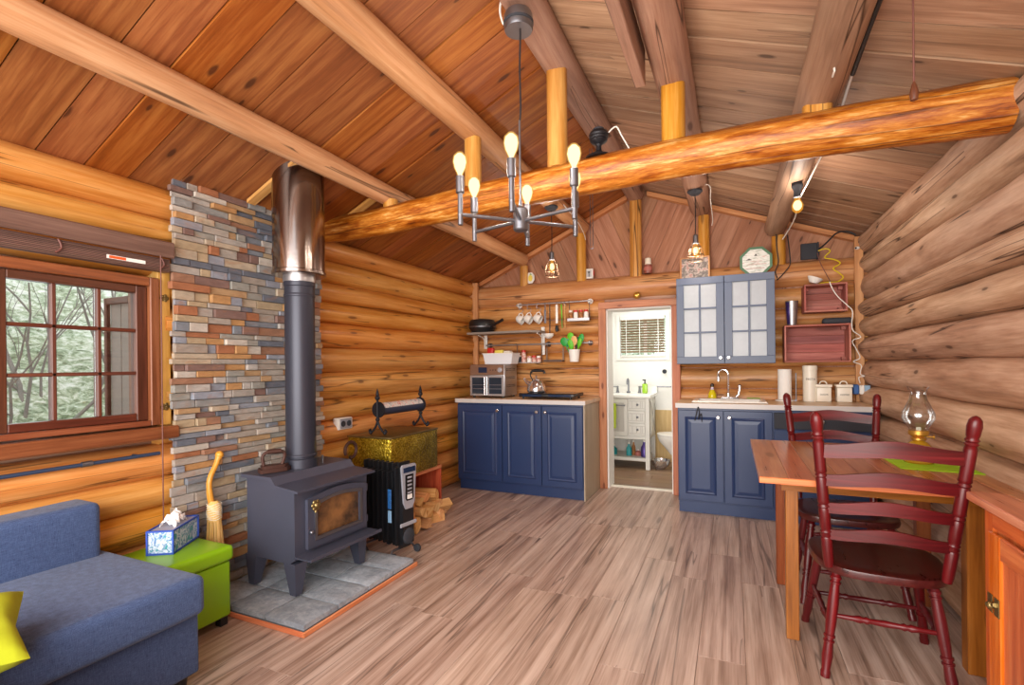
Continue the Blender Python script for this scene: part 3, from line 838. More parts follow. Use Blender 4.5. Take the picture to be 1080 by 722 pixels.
# one continuous beam, gently sagging at the left end
pts = [(-2.70, 2.71, 2.262), (-2.2, 2.69, 2.256), (-1.4, 2.66, 2.286), (-.3, 2.63, 2.312), (.5, 2.59, 2.295), (1.0, 2.565, 2.27)]
sp = smooth_path(pts, 8); n = 26; vs = []; fs = []; uv = []; L = 0; prev = None; L0 = 0
for i, p in enumerate(sp):
    L0 = L
    if prev is not None: L += (p - prev).length
    prev = p; s = i / (len(sp) - 1); rr = .088 + .018 * s
    for j in range(n):
        a = 2 * PI * j / n
        k = 1 + .05 * mnoise.noise(V((L * 2, math.cos(a) * 1.4, math.sin(a) * 1.4))) + .05 * mnoise.noise(V((L * 5, math.cos(a) * 4, math.sin(a) * 4)))
        k *= 1 + .035 * (math.floor(3 * math.cos(a * 4 + 1)) / 3)     # hewn flats
        vs.append(p + V((0, math.cos(a), 0)) * rr * k + V((0, 0, math.sin(a))) * rr * k)
    if i:
        for j in range(n):
            k = (j + 1) % n; fs.append(((i - 1) * n + k, (i - 1) * n + j, i * n + j, i * n + k))
            c = 2 * PI * .1 / n; uv.append([(L0, c * (j + 1)), (L0, c * j), (L, c * j), (L, c * (j + 1))])
mb.raw(vs, fs, uvs=uv, rnd=.5)
tag(mb.build('tie_beam', M['tie'], smooth=50), 'bright orange hewn log beam crossing the whole room under the posts', 'beam', kind='thing')

PG = 'purlin logs under the ceiling'
PUR = [('purlin_orange', -2.10, 2.435, .068, .068, 'honey log purlin lowest on the stove side passing above the stove pipe'),
       ('purlin_orange', -1.45, 2.735, .082, .08, 'honey log purlin halfway up the stove side carrying a pendant at its far end'),
       ('purlin_grey', XC - .01, 3.0, .092, .088, 'dark ridge log at the peak holding the chandelier'),
       ('purlin_grey', -.26, 2.765, .095, .09, 'weathered log purlin next to the ridge on the table side'),
       ('purlin_grey', .375, 2.495, .09, .085, 'weathered log purlin lowest on the table side with white wire staples')]
for i, (m, x, z, ra, rb, lab) in enumerate(PUR):
    mb = MB(); mb.log((x + (-.03 if i == 0 else 0), YF, z), (x, YB + (.0 if i == 0 else .07), z), ra, rb, seed=200 + i, seg=50, rough=.06, bow=.012)
    tag(mb.build('roof_purlin', M[m]), lab, 'purlin', PG, kind='thing')
# a sawn rafter on the table side of purlin 4
mb = MB(); mb.box(-.42, -.37, YF, 2.45, 2.62, 2.80, b=.004)
tag(mb.build('roof_joist', M['purlin_grey'], smooth=0), 'flat sawn board hung beside the purlin next to the ridge', 'joist', kind='thing')

POSTS = [(-2.09, 2.69, 2.33, 2.39, .05, 'very short yellow stub post squeezed between tie beam and lowest stove-side purlin'),
         (-1.443, 2.665, 2.36, 2.665, .052, 'short yellow post on the tie beam behind the chandelier bulbs'),
         (-.89, 2.645, 2.38, 2.93, .058, 'tall cracked yellow king post on the tie beam under the ridge log'),
         (-.262, 2.63, 2.38, 2.70, .058, 'thick yellow post on the tie beam under the purlin next to the ridge'),
         (.365, 2.60, 2.37, 2.43, .06, 'orange stub post on the tie beam under the lowest table-side purlin')]
for x, y, z0, z1, r, lab in POSTS:
    mb = MB(); mb.log((x, y, z0), (x, y, z1), r, r, seed=int(x * 100) + 700, seg=8, rough=.05, n=18)
    tag(mb.build('tie_beam_post', M['post']), lab, 'post', 'yellow posts standing on the tie beam', kind='thing')
GP = [(-2.115, 2.38, .045, 'short yellow post over the oven corner beside the small painted plate'),
      (-1.452, 2.665, .052, 'yellow gable post between the small cage pendant and the little white picture'),
      (-.882, 2.925, .06, 'tall yellow gable post over the doorway under the ridge log'),
      (-.235, 2.685, .052, 'yellow gable post behind the cage pendant over the wall cabinet'),
      (.398, 2.42, .058, 'short yellow gable post beside the octagonal picture with black wires on it')]
for x, z1, r, lab in GP:
    mb = MB(); mb.log((x, YB + .075, 2.15), (x, YB + .075, z1), r, r, seed=int(x * 100) + 800, seg=8, rough=.05, n=18)
    tag(mb.build('gable_post', M['post']), lab, 'post', 'yellow posts standing on the back wall', kind='thing')

# ------------------------------------------------------------------ stacked stone behind the stove
SX = XL + .055; random.seed(31)
mb = MB(); mb.box(XL + .022, SX - .018, 1.63, 2.61, .0, 2.20, rnd=.34)
z = .0
while z < 2.285:
    h = random.choice((.03, .036, .042, .05))
    y = 1.605 + random.uniform(-.012, .02)
    yend = 2.63 + random.uniform(-.02, .008)
    ztop = min(z + h, 2.29 - .10 * max(0, (y - 1.6)) * 0)
    while y < yend - .015:
        w = random.choice((random.uniform(.05, .12), random.uniform(.1, .24)))
        y1 = min(y + w, yend)
        if yend - y1 < .04: y1 = yend
        zlim = roof(SX) + .012
        mb.box(SX - .02, SX + random.uniform(-.012, .016), y + .0015, y1 - .0015, z + .0015, min(z + h, zlim) - .001, b=.0025, u=(0, 1, 0))
        y = y1
    z += h
tag(mb.build('stone_panel', M['stone'], smooth=0), 'stacked grey and rust slate stone panel behind the black stove', 'stone panel', kind='thing')

# ------------------------------------------------------------------ hearth
t = thing('hearth', 'raised hearth of grey slate pavers edged with orange trim', 'hearth', (-2.24, 2.13, 0))
HX0, HX1, HY0, HY1 = -2.63, -1.85, 1.70, 2.585
mb = MB(); mb.box(HX0, HX1 - .012, HY0 + .012, HY1 - .006, .001, .03); mb.build('base_slab', M['grout'], t, smooth=0)
random.seed(4); ys = [HY0 + .004, 1.93, 2.16, 2.38, HY1]; xs = [HX1 - .004, -2.12, -2.38, HX0]
for i in range(4):
    for j in range(3):
        off = .0
        mb = MB()
        g = bmesh.new(); bmesh.ops.create_grid(g, x_segments=8, y_segments=8, size=.5)
        x0, x1 = xs[j + 1] + .004, xs[j] - .004; y0, y1 = ys[i] + .004, ys[i + 1] - .004
        bmesh.ops.recalc_face_normals(g, faces=list(g.faces))
        for q in g.verts:
            ex = min(.5 - abs(q.co.x), .5 - abs(q.co.y))
            X, Y_ = x0 + (q.co.x + .5) * (x1 - x0), y0 + (q.co.y + .5) * (y1 - y0)
            q.co = V((X + (.004 * mnoise.noise(V((Y_ * 20, 1, 2))) if abs(q.co.x) > .49 else 0), Y_ + (.004 * mnoise.noise(V((X * 20, 4, 2))) if abs(q.co.y) > .49 else 0), .058 + .004 * mnoise.noise(V((X * 12, Y_ * 12, 0))) - (.006 if ex < .01 else 0)))
        r = bmesh.ops.extrude_edge_only(g, edges=[e for e in g.edges if e.is_boundary])
        for q in [v for v in r['geom'] if isinstance(v, bmesh.types.BMVert)]: q.co.z = .028
        mb.bm(g, udir=(0, 1, 0)); mb.build('paver', M['slate'], t, smooth=30)
mb = MB()
mb.box(HX1 - .004, HX1 + .008, HY0 - .008, HY1 + .02, .0005, .026, b=.003); mb.box(HX0 + .1, HX1 - .004, HY0 - .008, HY0 + .003, .0005, .026, b=.003)
mb.build('edging', M['edging'], t, smooth=0)

# ------------------------------------------------------------------ wood stove
ST = thing('wood_stove', 'black steel wood stove with glass door standing on slate hearth', 'stove', (-2.25, 2.14, .062))
TS = Matrix.Translation((-2.255, 2.15, .062)) @ Matrix.Rotation(math.radians(-2.5), 4, 'Z')
# local: x front (+) / back, y along, z up


class SMB(MB):
    def raw(self, *a, **k):
        m = k.pop('M', None); k['M'] = TS if m is None else TS @ m
        return MB.raw(self, *a, **k)


hw = .265
body = [(-.215, .17), (.125, .17), (.165, .195), (.165, .56), (.06, .565), (.01, .60), (-.215, .60)]
mb = SMB(); mb.prism([(x, -hw, z) for x, z in body], (0, 2 * hw, 0)); mb.build('body', M['stove'], ST, smooth=25)
mb = SMB(); prof = [(-.235, .60), (-.012, .60), (.022, .615), (-.005, .638), (-.235, .638)]
prof = [(-.235, .602), (.0, .602), (.04, .568), (.215, .555), (.215, .567), (.045, .582), (.008, .622), (-.235, .622)]
mb.prism([(x, -hw - .022, z) for x, z in prof], (0, 2 * hw + .044, 0)); mb.build('top_plate', M['stove'], ST, smooth=20)
mb = SMB(); mb.box(.16, .285, -hw + .0, hw - .0, .205, .213); mb.box(.277, .285, -hw, hw, .213, .222); mb.build('ash_lip', M['stove'], ST, smooth=0)
for sy in (-1, 1):
    for sx, x in ((-1, -.19), (1, .12)):
        mb = SMB(); y = sy * (hw - .04)
        a = [(x - .045, y - .04), (x + .045, y - .04), (x + .045, y + .04), (x - .045, y + .04)]
        cx, cy = x + sx * .012, y + sy * .008
        b = [(cx - .022, cy - .02), (cx + .022, cy - .02), (cx + .022, cy + .02), (cx - .022, cy + .02)]
        vs = [(p[0], p[1], .0) for p in b] + [(p[0], p[1], .172) for p in a]
        mb.raw(vs, [(3, 2, 1, 0), (4, 5, 6, 7), (0, 1, 5, 4), (1, 2, 6, 5), (2, 3, 7, 6), (3, 0, 4, 7)])
        mb.build('leg', M['stove'], ST, smooth=0)
# door with arched head
dy0, dy1, dz0, dz1 = -.20, .235, .235, .50


def archpoly(y0, y1, z0, z1, rise, x, n=10):
    p = [(x, y0, z0), (x, y1, z0)]
    for k in range(n + 1):
        s = k / n; p.append((x, y1 + (y0 - y1) * s, z1 + rise * (1 - (2 * s - 1) ** 2)))
    return p


def ring(mb, outer, inner, vec):
    n = len(outer); vec = V(vec)
    vs = [V(p) for p in outer] + [V(p) for p in inner]; vs += [p + vec for p in vs]
    fs = []
    for i in range(n):
        k = (i + 1) % n
        fs += [(i, k, n + k, n + i)[::-1], (2 * n + i, 2 * n + k, 3 * n + k, 3 * n + i), (i, k, 2 * n + k, 2 * n + i), (n + k, n + i, 3 * n + i, 3 * n + k)]
    mb.raw(vs, fs)


gy0, gy1, gz0, gz1 = -.145, .185, .285, .463
mb = SMB(); ring(mb, archpoly(dy0, dy1, dz0, dz1, .03, .168), archpoly(gy0, gy1, gz0, gz1, .022, .168), (.022, 0, 0))
door = mb.build('door', M['stove'], ST, smooth=30)
mb = SMB(); ring(mb, archpoly(gy0 - .012, gy1 + .012, gz0 - .012, gz1 + .012, .024, .188), archpoly(gy0 + .004, gy1 - .004, gz0 + .004, gz1 - .004, .022, .188), (.008, 0, 0)); mb.build('door_moulding', M['nickel'], door, smooth=30)
mb = SMB(); mb.prism(archpoly(gy0, gy1, gz0, gz1, .022, .170), (.004, 0, 0)); mb.build('glass', M['stove_glass'], door, smooth=0)
mb = SMB()
for k in range(6):
    an = 2 * PI * k / 6; mb.ball((.212, -.165 + .019 * math.cos(an), .468 + .019 * math.sin(an)), .013, 10, (.6, 1, 1))
mb.ball((.214, -.165, .468), .018, 10); mb.cyl((.185, -.165, .468), (.21, -.165, .468), .01); mb.cyl((.21, -.165, .46), (.212, -.168, .43), .008)
mb.build('knob', M['brass_old'], door)
mb = SMB(); mb.ball((.20, -.185, .325), .012, 10); mb.cyl((.18, -.185, .325), (.2, -.185, .325), .006); mb.build('latch', M['nickel'], door)
mb = SMB()
for z in (.28, .47): mb.cyl((.176, .245, z - .02), (.176, .245, z + .02), .012)
mb.build('hinge', M['stove'], door)
mb = SMB(); mb.cyl((-.06, .13, .62), (-.06, .13, .65), .006); mb.ball((-.06, .13, .655), .01, 8, (.8, .8, 1.6)); mb.build('damper_lever', M['nickel'], ST)

# flue
PX, PY = -2.345, 2.15
t = thing('stove_pipe', 'black flue pipe rising from the stove into a shiny steel shroud', 'stove pipe', (PX, PY, .685))
mb = MB(); mb.lathe([(.092, .0), (.092, .05), (.084, .055), (.084, 1.06), (.088, 1.065), (.088, 1.09), (.084, 1.095), (.084, 1.13)], n=32); mb.build('black_pipe', M['stove_pipe'], t, world=False)
mb = MB(); mb.lathe([(.0845, 1.0), (.0875, 1.005), (.0875, 1.015), (.0845, 1.02)], n=32); mb.build('clamp_band', M['stove_pipe'], t, world=False)
mb = MB(); mb.lathe([(.086, .06), (.09, .065), (.09, .075), (.086, .08)], n=32); mb.build('clamp_band', M['stove_pipe'], t, world=False)
mb = MB(); mb.lathe([(.07, 1.09), (.09, 1.09), (.09, 1.16), (.07, 1.16)], n=32); mb.build('inner_collar', M['brushed'], t, world=False)
mb = MB(); mb.lathe([(.09, 1.128), (.145, 1.128), (.152, 1.133), (.152, 1.15), (.145, 1.155), (.145, 1.84)], n=40); mb.build('heat_shroud', M['copper_steel'], t, world=False)

# flat iron on the stove
t = thing('flat_iron', 'old rusty flat iron standing on top of the stove', 'iron', (-2.36, 1.975, .688), math.radians(62))
mb = MB()
o = [(.085, 0), (.06, .028), (.0, .042), (-.075, .042), (-.08, .03), (-.08, -.03), (-.075, -.042), (.0, -.042), (.06, -.028)]
mb.prism([(x, y, .0) for x, y in o], (0, 0, .022)); mb.prism([(x * .85, y * .8, .022) for x, y in o], (0, 0, .016)); mb.build('sole', M['rust_iron'], t, world=False, smooth=20)
mb = MB(); mb.tube(smooth_path([(-.055, 0, .036), (-.06, 0, .09), (-.03, 0, .112), (.03, 0, .112), (.055, 0, .09), (.04, 0, .036)], 4), .009, 8); mb.cyl((-.035, 0, .112), (.035, 0, .112), .014); mb.build('handle', M['rust_iron'], t, world=False)
# iron ring tool behind the stove
t = thing('iron_ring_tool', 'dark iron scroll ring standing up behind the right end of stove', 'fire tool', (-2.40, 2.625, .0))
mb = MB(); mb.cyl((-2.40, 2.625, .002), (-2.40, 2.625, .66), .008); mb.build('shaft', M['rust_iron'], t)
mb = MB(); mb.tube(arc((-2.40, 2.625, .70), .055, -PI * .55, PI * 1.15, 18, 'yz'), .011, 8); mb.build('scroll', M['rust_iron'], t)

# broom
t = thing('hearth_broom', 'straw hearth broom with curved branch handle leaning on stone panel', 'broom', (-2.52, 1.81, .062))
bx, by = -2.565, 1.775
mb = MB(); mb.tube(smooth_path([(bx - .03, by + .0, .53), (bx - .035, by - .01, .56), (bx - .04, by - .012, .66), (bx - .045, by + .03, .74), (bx - .047, by + .05, .785)], 5), [.016] * 8 + [.014] * 10 + [.017] * 3, 10); mb.ball((bx - .047, by + .052, .79), .022, 10); mb.build('handle', M['handle_wood'], t)
mb = MB(); mb.lathe([(.016, .55), (.034, .53), (.036, .45), (.03, .44)], c=(bx - .02, by, 0), n=18); b = mb.build('binding', M['straw'], t)
mb = MB()
for k in range(9):
    z = .455 + .01 * k; mb.tube([(bx - .02 + .0365 * math.cos(a), by + .0365 * math.sin(a), z + .004 * math.sin(a * 3 + k)) for a in [2 * PI * q / 16 for q in range(17)]], .0018, 5, caps=False)
mb.build('twine', M['cream'], b)
mb = MB(); random.seed(6)
for k in range(90):
    a = random.uniform(0, 2 * PI); r = math.sqrt(random.random())
    x0, y0 = bx - .02 + .03 * r * math.cos(a), by + .03 * r * math.sin(a); x1, y1 = bx + .0 + .035 * r * math.cos(a), by - .01 + .05 * r * math.sin(a)
    mb.tube([(x0, y0, .45), (x0 * .3 + x1 * .7, y0 * .3 + y1 * .7 + .004 * math.sin(k), .30), (x1, y1, .066 + .02 * random.random())], [.005, .0045, .003], 5)
o = mb.build('bristles', M['straw'], t); o['kind'] = 'stuff'

# ------------------------------------------------------------------ oil heater
HM = Matrix.Translation((-2.17, 2.72, 0)) @ Matrix.Rotation(math.radians(-8), 4, 'Z')
t = thing('oil_radiator', 'black finned oil radiator heater with grey control panel beside stove', 'heater', (-2.17, 2.72, 0), math.radians(-8))
for k in range(7):
    mb = MB(); x = -.195 + .046 * k
    g = bmesh.new(); bmesh.ops.create_cube(g, size=1)
    for q in g.verts: q.co = V((x + q.co.x * .016, q.co.y * .15, .07 + (q.co.z + .5) * .55))
    bmesh.ops.bevel(g, geom=[e for e in g.edges if abs(e.verts[0].co.x - e.verts[1].co.x) > .005], offset=.05, segments=4, affect='EDGES')
    mb.bm(g)
    for z0, z1 in ((.12, .57),): mb.box(x - .012, x + .012, -.045, .045, z0, z1, b=.01, seg=2)
    mb.build('fin', M['black'], t, world=False, smooth=40)
mb = MB()
g = bmesh.new(); bmesh.ops.create_cube(g, size=1)
for q in g.verts: q.co = V((.16 + q.co.x * .075, q.co.y * .16, .065 + (q.co.z + .5) * .57))
bmesh.ops.bevel(g, geom=list(g.edges), offset=.03, segments=4, affect='EDGES'); mb.bm(g)
ho = mb.build('control_housing', M['black'], t, world=False, smooth=45)
def shield(w0, w1, z0, z1, x): return [(x, -w0, z0 + .04), (x, -w0 * .6, z0), (x, w0 * .6, z0), (x, w0, z0 + .04), (x, w1, z1 - .015), (x, w1 - .012, z1), (x, -w1 + .012, z1), (x, -w1, z1 - .015)]
mb = MB(); mb.prism(shield(.05, .068, .33, .622, .196), (.012, 0, 0)); p = mb.build('control_panel', M['silver_plastic'], t, world=False, smooth=0)
mb = MB(); mb.prism([(.2085, y, z) for y, z in ((-.036, .40), (-.026, .385), (.026, .385), (.036, .40), (.036, .555), (-.036, .555))], (.003, 0, 0)); mb.build('button_pad', M['black_gloss'], p, world=False, smooth=0)
mb = MB(); mb.box(.209, .213, -.055, .055, .57, .605, b=.003); mb.build('display', M['screen_blue'], p, world=False, smooth=0)
mb = MB()
for z in (.43, .455, .48, .505, .53): mb.box(.2115, .2135, -.02, .02, z, z + .012, b=.002)
mb.build('buttons', M['silver_plastic'], p, world=False, smooth=0)
mb = MB(); mb.box(.2115, .214, -.022, .022, .395, .425, b=.004); mb.build('knob', M['white'], p, world=False, smooth=0)
mb = MB(); mb.box(.192, .203, -.075, .075, .215, .24, b=.004); mb.build('trim_band', M['grey_plastic'], t, world=False, smooth=0)
mb = MB(); mb.lathe([(0, 0), (.052, 0), (.052, .004), (.046, .008), (0, .008)], c=(.1978, .0, .145), axis=(1, 0, 0), n=24); mb.build('cord_reel', M['charcoal'], t, world=False)
mb = MB(); mb.box(.095, .125, -.0865, -.079, .33, .46, b=.002); l = mb.build('label', plain('blue label', '#2c6fb4', .5, c2='#1d4a80', nscale=60), t, world=False, smooth=0)
mb = MB(); mb.box(.095, .125, -.0865, -.079, .24, .32, b=.002); mb.build('label', plain('pale blue label', '#7fa6c8', .5), t, world=False, smooth=0)
for x in (-.13, .14):
    mb = MB(); mb.tube([(x, -.11, .032), (x, -.09, .06), (x, .09, .06), (x, .11, .032)], .008, 8); mb.build('foot_bar', M['nickel'], t, world=False)
    for y in (-.11, .11):
        mb = MB(); mb.lathe([(0, -.012), (.024, -.012), (.027, -.006), (.027, .006), (.024, .012), (0, .012)], c=(x + .03, y, .027), axis=(0, 1, 0), n=16); mb.build('caster', M['charcoal'], t, world=False)
# ------------------------------------------------------------------ sofa
def cushion(mb, x0, x1, y0, y1, z0, z1, r=.04, seg=4, puff=.012, seed=0):
    """a softly rounded upholstered block"""
    def axis(a, b):
        e = [0, .2 * r, .5 * r, .8 * r, r]; L = b - a; n = max(2, int((L - 2 * r) / .05)); mid = [r + (L - 2 * r) * k / n for k in range(1, n)]
        return [a + q for q in e] + [a + q for q in mid] + [b - q for q in reversed(e)]
    ax = [axis(x0, x1), axis(y0, y1), axis(z0, z1)]
    lo = V((x0 + r, y0 + r, z0 + r)); hi = V((x1 - r, y1 - r, z1 - r))
    g = bmesh.new()
    for d in range(3):
        e, w = [(1, 2), (2, 0), (0, 1)][d]
        for end in (0, -1):
            grid = []
            for p in ax[e]:
                row = []
                for q in ax[w]:
                    c = [0, 0, 0]; c[d] = ax[d][end]; c[e] = p; c[w] = q; row.append(g.verts.new(c))
                grid.append(row)
            for i in range(len(ax[e]) - 1):
                for j in range(len(ax[w]) - 1):
                    f = (grid[i][j], grid[i + 1][j], grid[i + 1][j + 1], grid[i][j + 1]); g.faces.new(f if end else tuple(reversed(f)))
    bmesh.ops.remove_doubles(g, verts=list(g.verts), dist=1e-5)
    for q in g.verts:
        c = V([min(max(q.co[k], lo[k]), hi[k]) for k in range(3)]); d = q.co - c
        if d.length > 1e-9: q.co = c + d.normalized() * r
        u = (q.co.x - x0) / (x1 - x0); v = (q.co.y - y0) / (y1 - y0); w = (q.co.z - z0) / (z1 - z0)
        k = max(0, 16 * u * (1 - u) * v * (1 - v))
        q.co.z += puff * k * (1 if w > .5 else 0) + .003 * mnoise.noise(q.co * 6 + V((seed, 0, 0)))
        q.co.x += .003 * mnoise.noise(q.co * 5 + V((0, seed, 3)))
    mb.bm(g)


t = thing('sofa', 'denim blue corner sofa with chaise under the left window', 'sofa', (-2.2, .7, 0))
mb = MB(); cushion(mb, -2.64, -1.955, .10, 1.275, .062, .305, .012, 3, 0); mb.build('base', M['sofa'], t, smooth=50)
mb = MB(); cushion(mb, -2.64, -1.885, .10, 1.262, .315, .468, .03, 5, .012, 3); mb.build('seat_cushion', M['sofa'], t, smooth=50)
mb = MB(); cushion(mb, -2.675, -2.50, -.35, 1.215, .30, .70, .03, 4, 0, 5); mb.build('backrest', M['sofa'], t, smooth=50)
mb = MB(); cushion(mb, -2.30, -1.05, -.60, .605, .062, .30, .03, 4, 0, 7); mb.build('base', M['sofa'], t, smooth=50)
mb = MB(); cushion(mb, -2.30, -1.02, -.60, .625, .31, .455, .05, 5, .012, 9); mb.build('seat_cushion', M['sofa'], t, smooth=50)
for x, y in ((-1.99, 1.22), (-2.58, 1.22), (-1.12, .52), (-1.12, -.5), (-2.58, -.3)):
    mb = MB(); mb.cyl((x, y, .001), (x, y, .066), .02, .026, 12); mb.build('foot', M['black'], t)

# pillow
def pillow(name, label, c, s, rot):
    mb = MB(); g = bmesh.new(); bmesh.ops.create_grid(g, x_segments=20, y_segments=20, size=1)
    b = bmesh.new()
    n = 20; top = {}; vs = []; fs = []
    for sd in (1, -1):
        for i in range(n + 1):
            for j in range(n + 1):
                u, v = i / n * 2 - 1, j / n * 2 - 1
                h = ((1 - u ** 4) * (1 - v ** 4)) ** .55
                pin = 1 - .11 * (1 - abs(u)) ** 0 * ((1 - abs(u)) * (abs(v) ** 3) + (1 - abs(v)) * (abs(u) ** 3)) * 1.6
                vs.append(V((u * s * (1 - .10 * (1 - v * v) * abs(u) ** 3 * -0), v * s, sd * h * .075 + .006 * mnoise.noise(V((u * 3, v * 3, sd))))) * 1.0)
                vs[-1].x *= pin; vs[-1].y *= pin
    m = (n + 1) * (n + 1)
    for i in range(n):
        for j in range(n):
            a = i * (n + 1) + j; f = (a, a + n + 1, a + n + 2, a + 1)
            fs.append(f); fs.append(tuple(reversed([q + m for q in f])))
    g.free(); b.free()
    mb.raw(vs, fs)
    o = mb.build(name, M['pillow'], None, smooth=180, origin=(0, 0, 0)); o.location = c; o.rotation_euler = rot
    return tag(o, label, 'pillow')


pillow('throw_pillow', 'chartreuse throw pillow at the near corner of the blue sofa', (-1.93, .595, .53), .137, (Matrix.Rotation(1.154, 3, 'Z') @ Matrix.Rotation(.404, 3, 'X') @ Matrix.Rotation(.0914, 3, 'Z')).to_euler())

# ottoman
t = thing('ottoman', 'lime green leatherette storage ottoman between sofa and hearth', 'ottoman', (-2.455, 1.47, 0))
mb = MB(); mb.box(-2.64, -2.29, 1.285, 1.655, .045, .315, b=.012, seg=3); mb.build('body', M['green_leather'], t)
mb = MB(); cushion(mb, -2.65, -2.272, 1.275, 1.665, .318, .395, .022, 4, .006, 2); mb.build('lid', M['green_leather'], t, smooth=50)
for x in (-2.61, -2.32):
    for y in (1.315, 1.625):
        mb = MB(); mb.box(x - .02, x + .02, y - .02, y + .02, .001, .05, b=.003); mb.build('foot', M['black'], t, smooth=0)

# tissue box
A = math.radians(122)
t = thing('tissue_box', 'blue patterned tissue box on the lime green ottoman', 'tissue box', (-2.515, 1.52, .4), A)
mb = MB(); mb.box(-.116, .116, -.053, .053, .002, .108); mb.build('carton', M['carton'], t, world=False, smooth=0)
mb = MB(); e = .0562; L = .1192
for sx in (-1, 1):
    for sy in (-1, 1): mb.box(sx * L - .0035, sx * L + .0035, sy * e - .0035, sy * e + .0035, 0, .113)
for z in (.003, .110):
    for sy in (-1, 1): mb.box(-L, L, sy * e - .0035, sy * e + .0035, z - .003, z + .0045)
    for sx in (-1, 1): mb.box(sx * L - .0035, sx * L + .0035, -e, e, z - .003, z + .0045)
mb.build('edge_binding', M['blue_card'], t, world=False, smooth=0)
mb = MB(); mb.box(-.112, .112, -.05, .05, .108, .1095); mb.build('top_sheet', plain('pale carton top', '#a9adc0', .6), t, world=False, smooth=0)
mb = MB(); n = 14; vs = []; fs = []; random.seed(8)
for i in range(n + 1):
    for j in range(n + 1):
        u, v = i / n * 2 - 1, j / n * 2 - 1
        r = math.hypot(u, v)
        vs.append((u * .055 + .012 * mnoise.noise(V((u * 3, v * 3, 1))), v * .036 + .014 * mnoise.noise(V((u * 3, v * 3, 4))), .112 + .058 * max(0, 1 - r * .62) + .036 * mnoise.noise(V((u * 2.6, v * 2.6, 8))) + .03 * max(0, u - .3) * (v > -.2)))
for i in range(n):
    for j in range(n):
        a = i * (n + 1) + j; fs.append((a, a + n + 1, a + n + 2, a + 1))
mb.raw([(x, y, max(z, .1105)) for x, y, z in vs], fs); ts = mb.build('tissue', M['tissue'], t, world=False, smooth=60)
md = ts.modifiers.new('thick', 'SOLIDIFY'); md.thickness = .001

# ------------------------------------------------------------------ firewood shelf, brass box, log roller
t = thing('firewood_shelf', 'low red stained shelf under the hammered brass box', 'shelf', (-2.46, 3.15, 0))
X0, X1, Y0, Y1 = -2.665, -2.262, 2.90, 3.555
mb = MB(); mb.box(X0, X1, Y0, Y1, .412, .434, b=.002); mb.build('top_board', M['red_wood'], t, smooth=0)
for y in (Y0, Y1 - .02):
    mb = MB(); mb.box(X0, X1, y, y + .02, .001, .411, b=.002, u=(0, 0, 1)); mb.build('side_panel', M['red_wood'], t, smooth=0)
mb = MB(); mb.box(X0, X0 + .012, Y0 + .021, Y1 - .021, .001, .411, u=(0, 1, 0)); mb.build('back_panel', M['red_wood'], t, smooth=0)
mb = MB(); mb.box(X1 - .004, X1 + .001, Y0, Y1, .410, .436); mb.build('front_edge', M['edging'], t, smooth=0)

t = thing('brass_box', 'hammered brass kindling box on the red shelf', 'box', (-2.46, 3.17, .436))
mb = MB(); mb.box(-2.655, -2.255, 2.875, 3.49, .436, .742, b=.006, seg=2, u=(0, 1, 0)); mb.build('body', M['brass'], t, smooth=30)
mb = MB(); mb.box(-2.66, -2.25, 2.87, 3.495, .743, .756, b=.004, seg=2); mb.build('lid', M['brass_old'], t, smooth=30)

# split firewood pieces in and spilling out of the shelf
random.seed(12)
def split_log(mb, L, r, seed):
    rnd = random.Random(seed); a0 = rnd.uniform(0, 6); sp = rnd.uniform(1.2, 2.2)
    prof = [(0, 0)] + [(r * math.cos(a0 + sp * k / 6), r * math.sin(a0 + sp * k / 6)) for k in range(7)]
    cx = sum(p[0] for p in prof) / 8; cy = sum(p[1] for p in prof) / 8
    n = 8; vs = []; fs = []
    for i in range(5):
        for p in prof: vs.append((L * (i / 4 - .5), (p[0] - cx) * (1 + .06 * mnoise.noise(V((i * 1.3, p[0] * 9, seed)))), (p[1] - cy) * (1 + .06 * mnoise.noise(V((i * 1.7, p[1] * 9, seed + 2))))))
    for i in range(4):
        for j in range(n):
            k = (j + 1) % n; fs.append((i * n + j, i * n + k, (i + 1) * n + k, (i + 1) * n + j))
    fs += [tuple(reversed(range(n))), tuple(range(4 * n, 5 * n))]
    mb.raw(vs, fs, udir=(1, 0, 0))


k = 0
spots = []
for row, (z, ys) in enumerate(((.055, [3.0, 3.105, 3.21, 3.315, 3.42, 3.50]), (.135, [3.05, 3.155, 3.26, 3.365, 3.465]), (.205, [3.01, 3.115, 3.22, 3.325, 3.43]))):
    for n_, y in enumerate(ys): spots.append((y, z, row, n_))
wl = ['on the floor row', 'in the middle row', 'on the top row']
for k, (y, z, row, n_) in enumerate(spots):
    mb = MB(); split_log(mb, .33, .072, k + 5)
    o = mb.build('firewood_log', M['firewood'], None, smooth=30, origin=(0, 0, 0))
    o.location = (-2.41 + random.uniform(-.02, .05) + (.05 if row < 2 else 0), y, z); o.rotation_euler = (random.uniform(-.3, .3), random.uniform(-.05, .05), random.uniform(-.12, .12))
    tag(o, 'split firewood log %s under the brass box, %s from the heater' % (wl[row], ['first', 'second', 'third', 'fourth', 'fifth', 'sixth'][n_]), 'firewood', 'split firewood logs under the brass box')
for k, (x, y, z, rz, lb) in enumerate(((-2.24, 3.36, .045, 1.2, 'on the floor nearest the heater'), (-2.27, 3.52, .05, 1.45, 'on the floor nearest the navy cabinet'), (-2.24, 3.45, .115, 1.15, 'on top of two others'))):
    mb = MB(); split_log(mb, .24, .075, k + 60)
    o = mb.build('firewood_log', M['firewood'], None, smooth=30, origin=(0, 0, 0)); o.location = (x, y, z); o.rotation_euler = (0, 0, rz)
    tag(o, 'loose split firewood log in front of the pile, ' + lb, 'firewood', 'split firewood logs under the brass box')

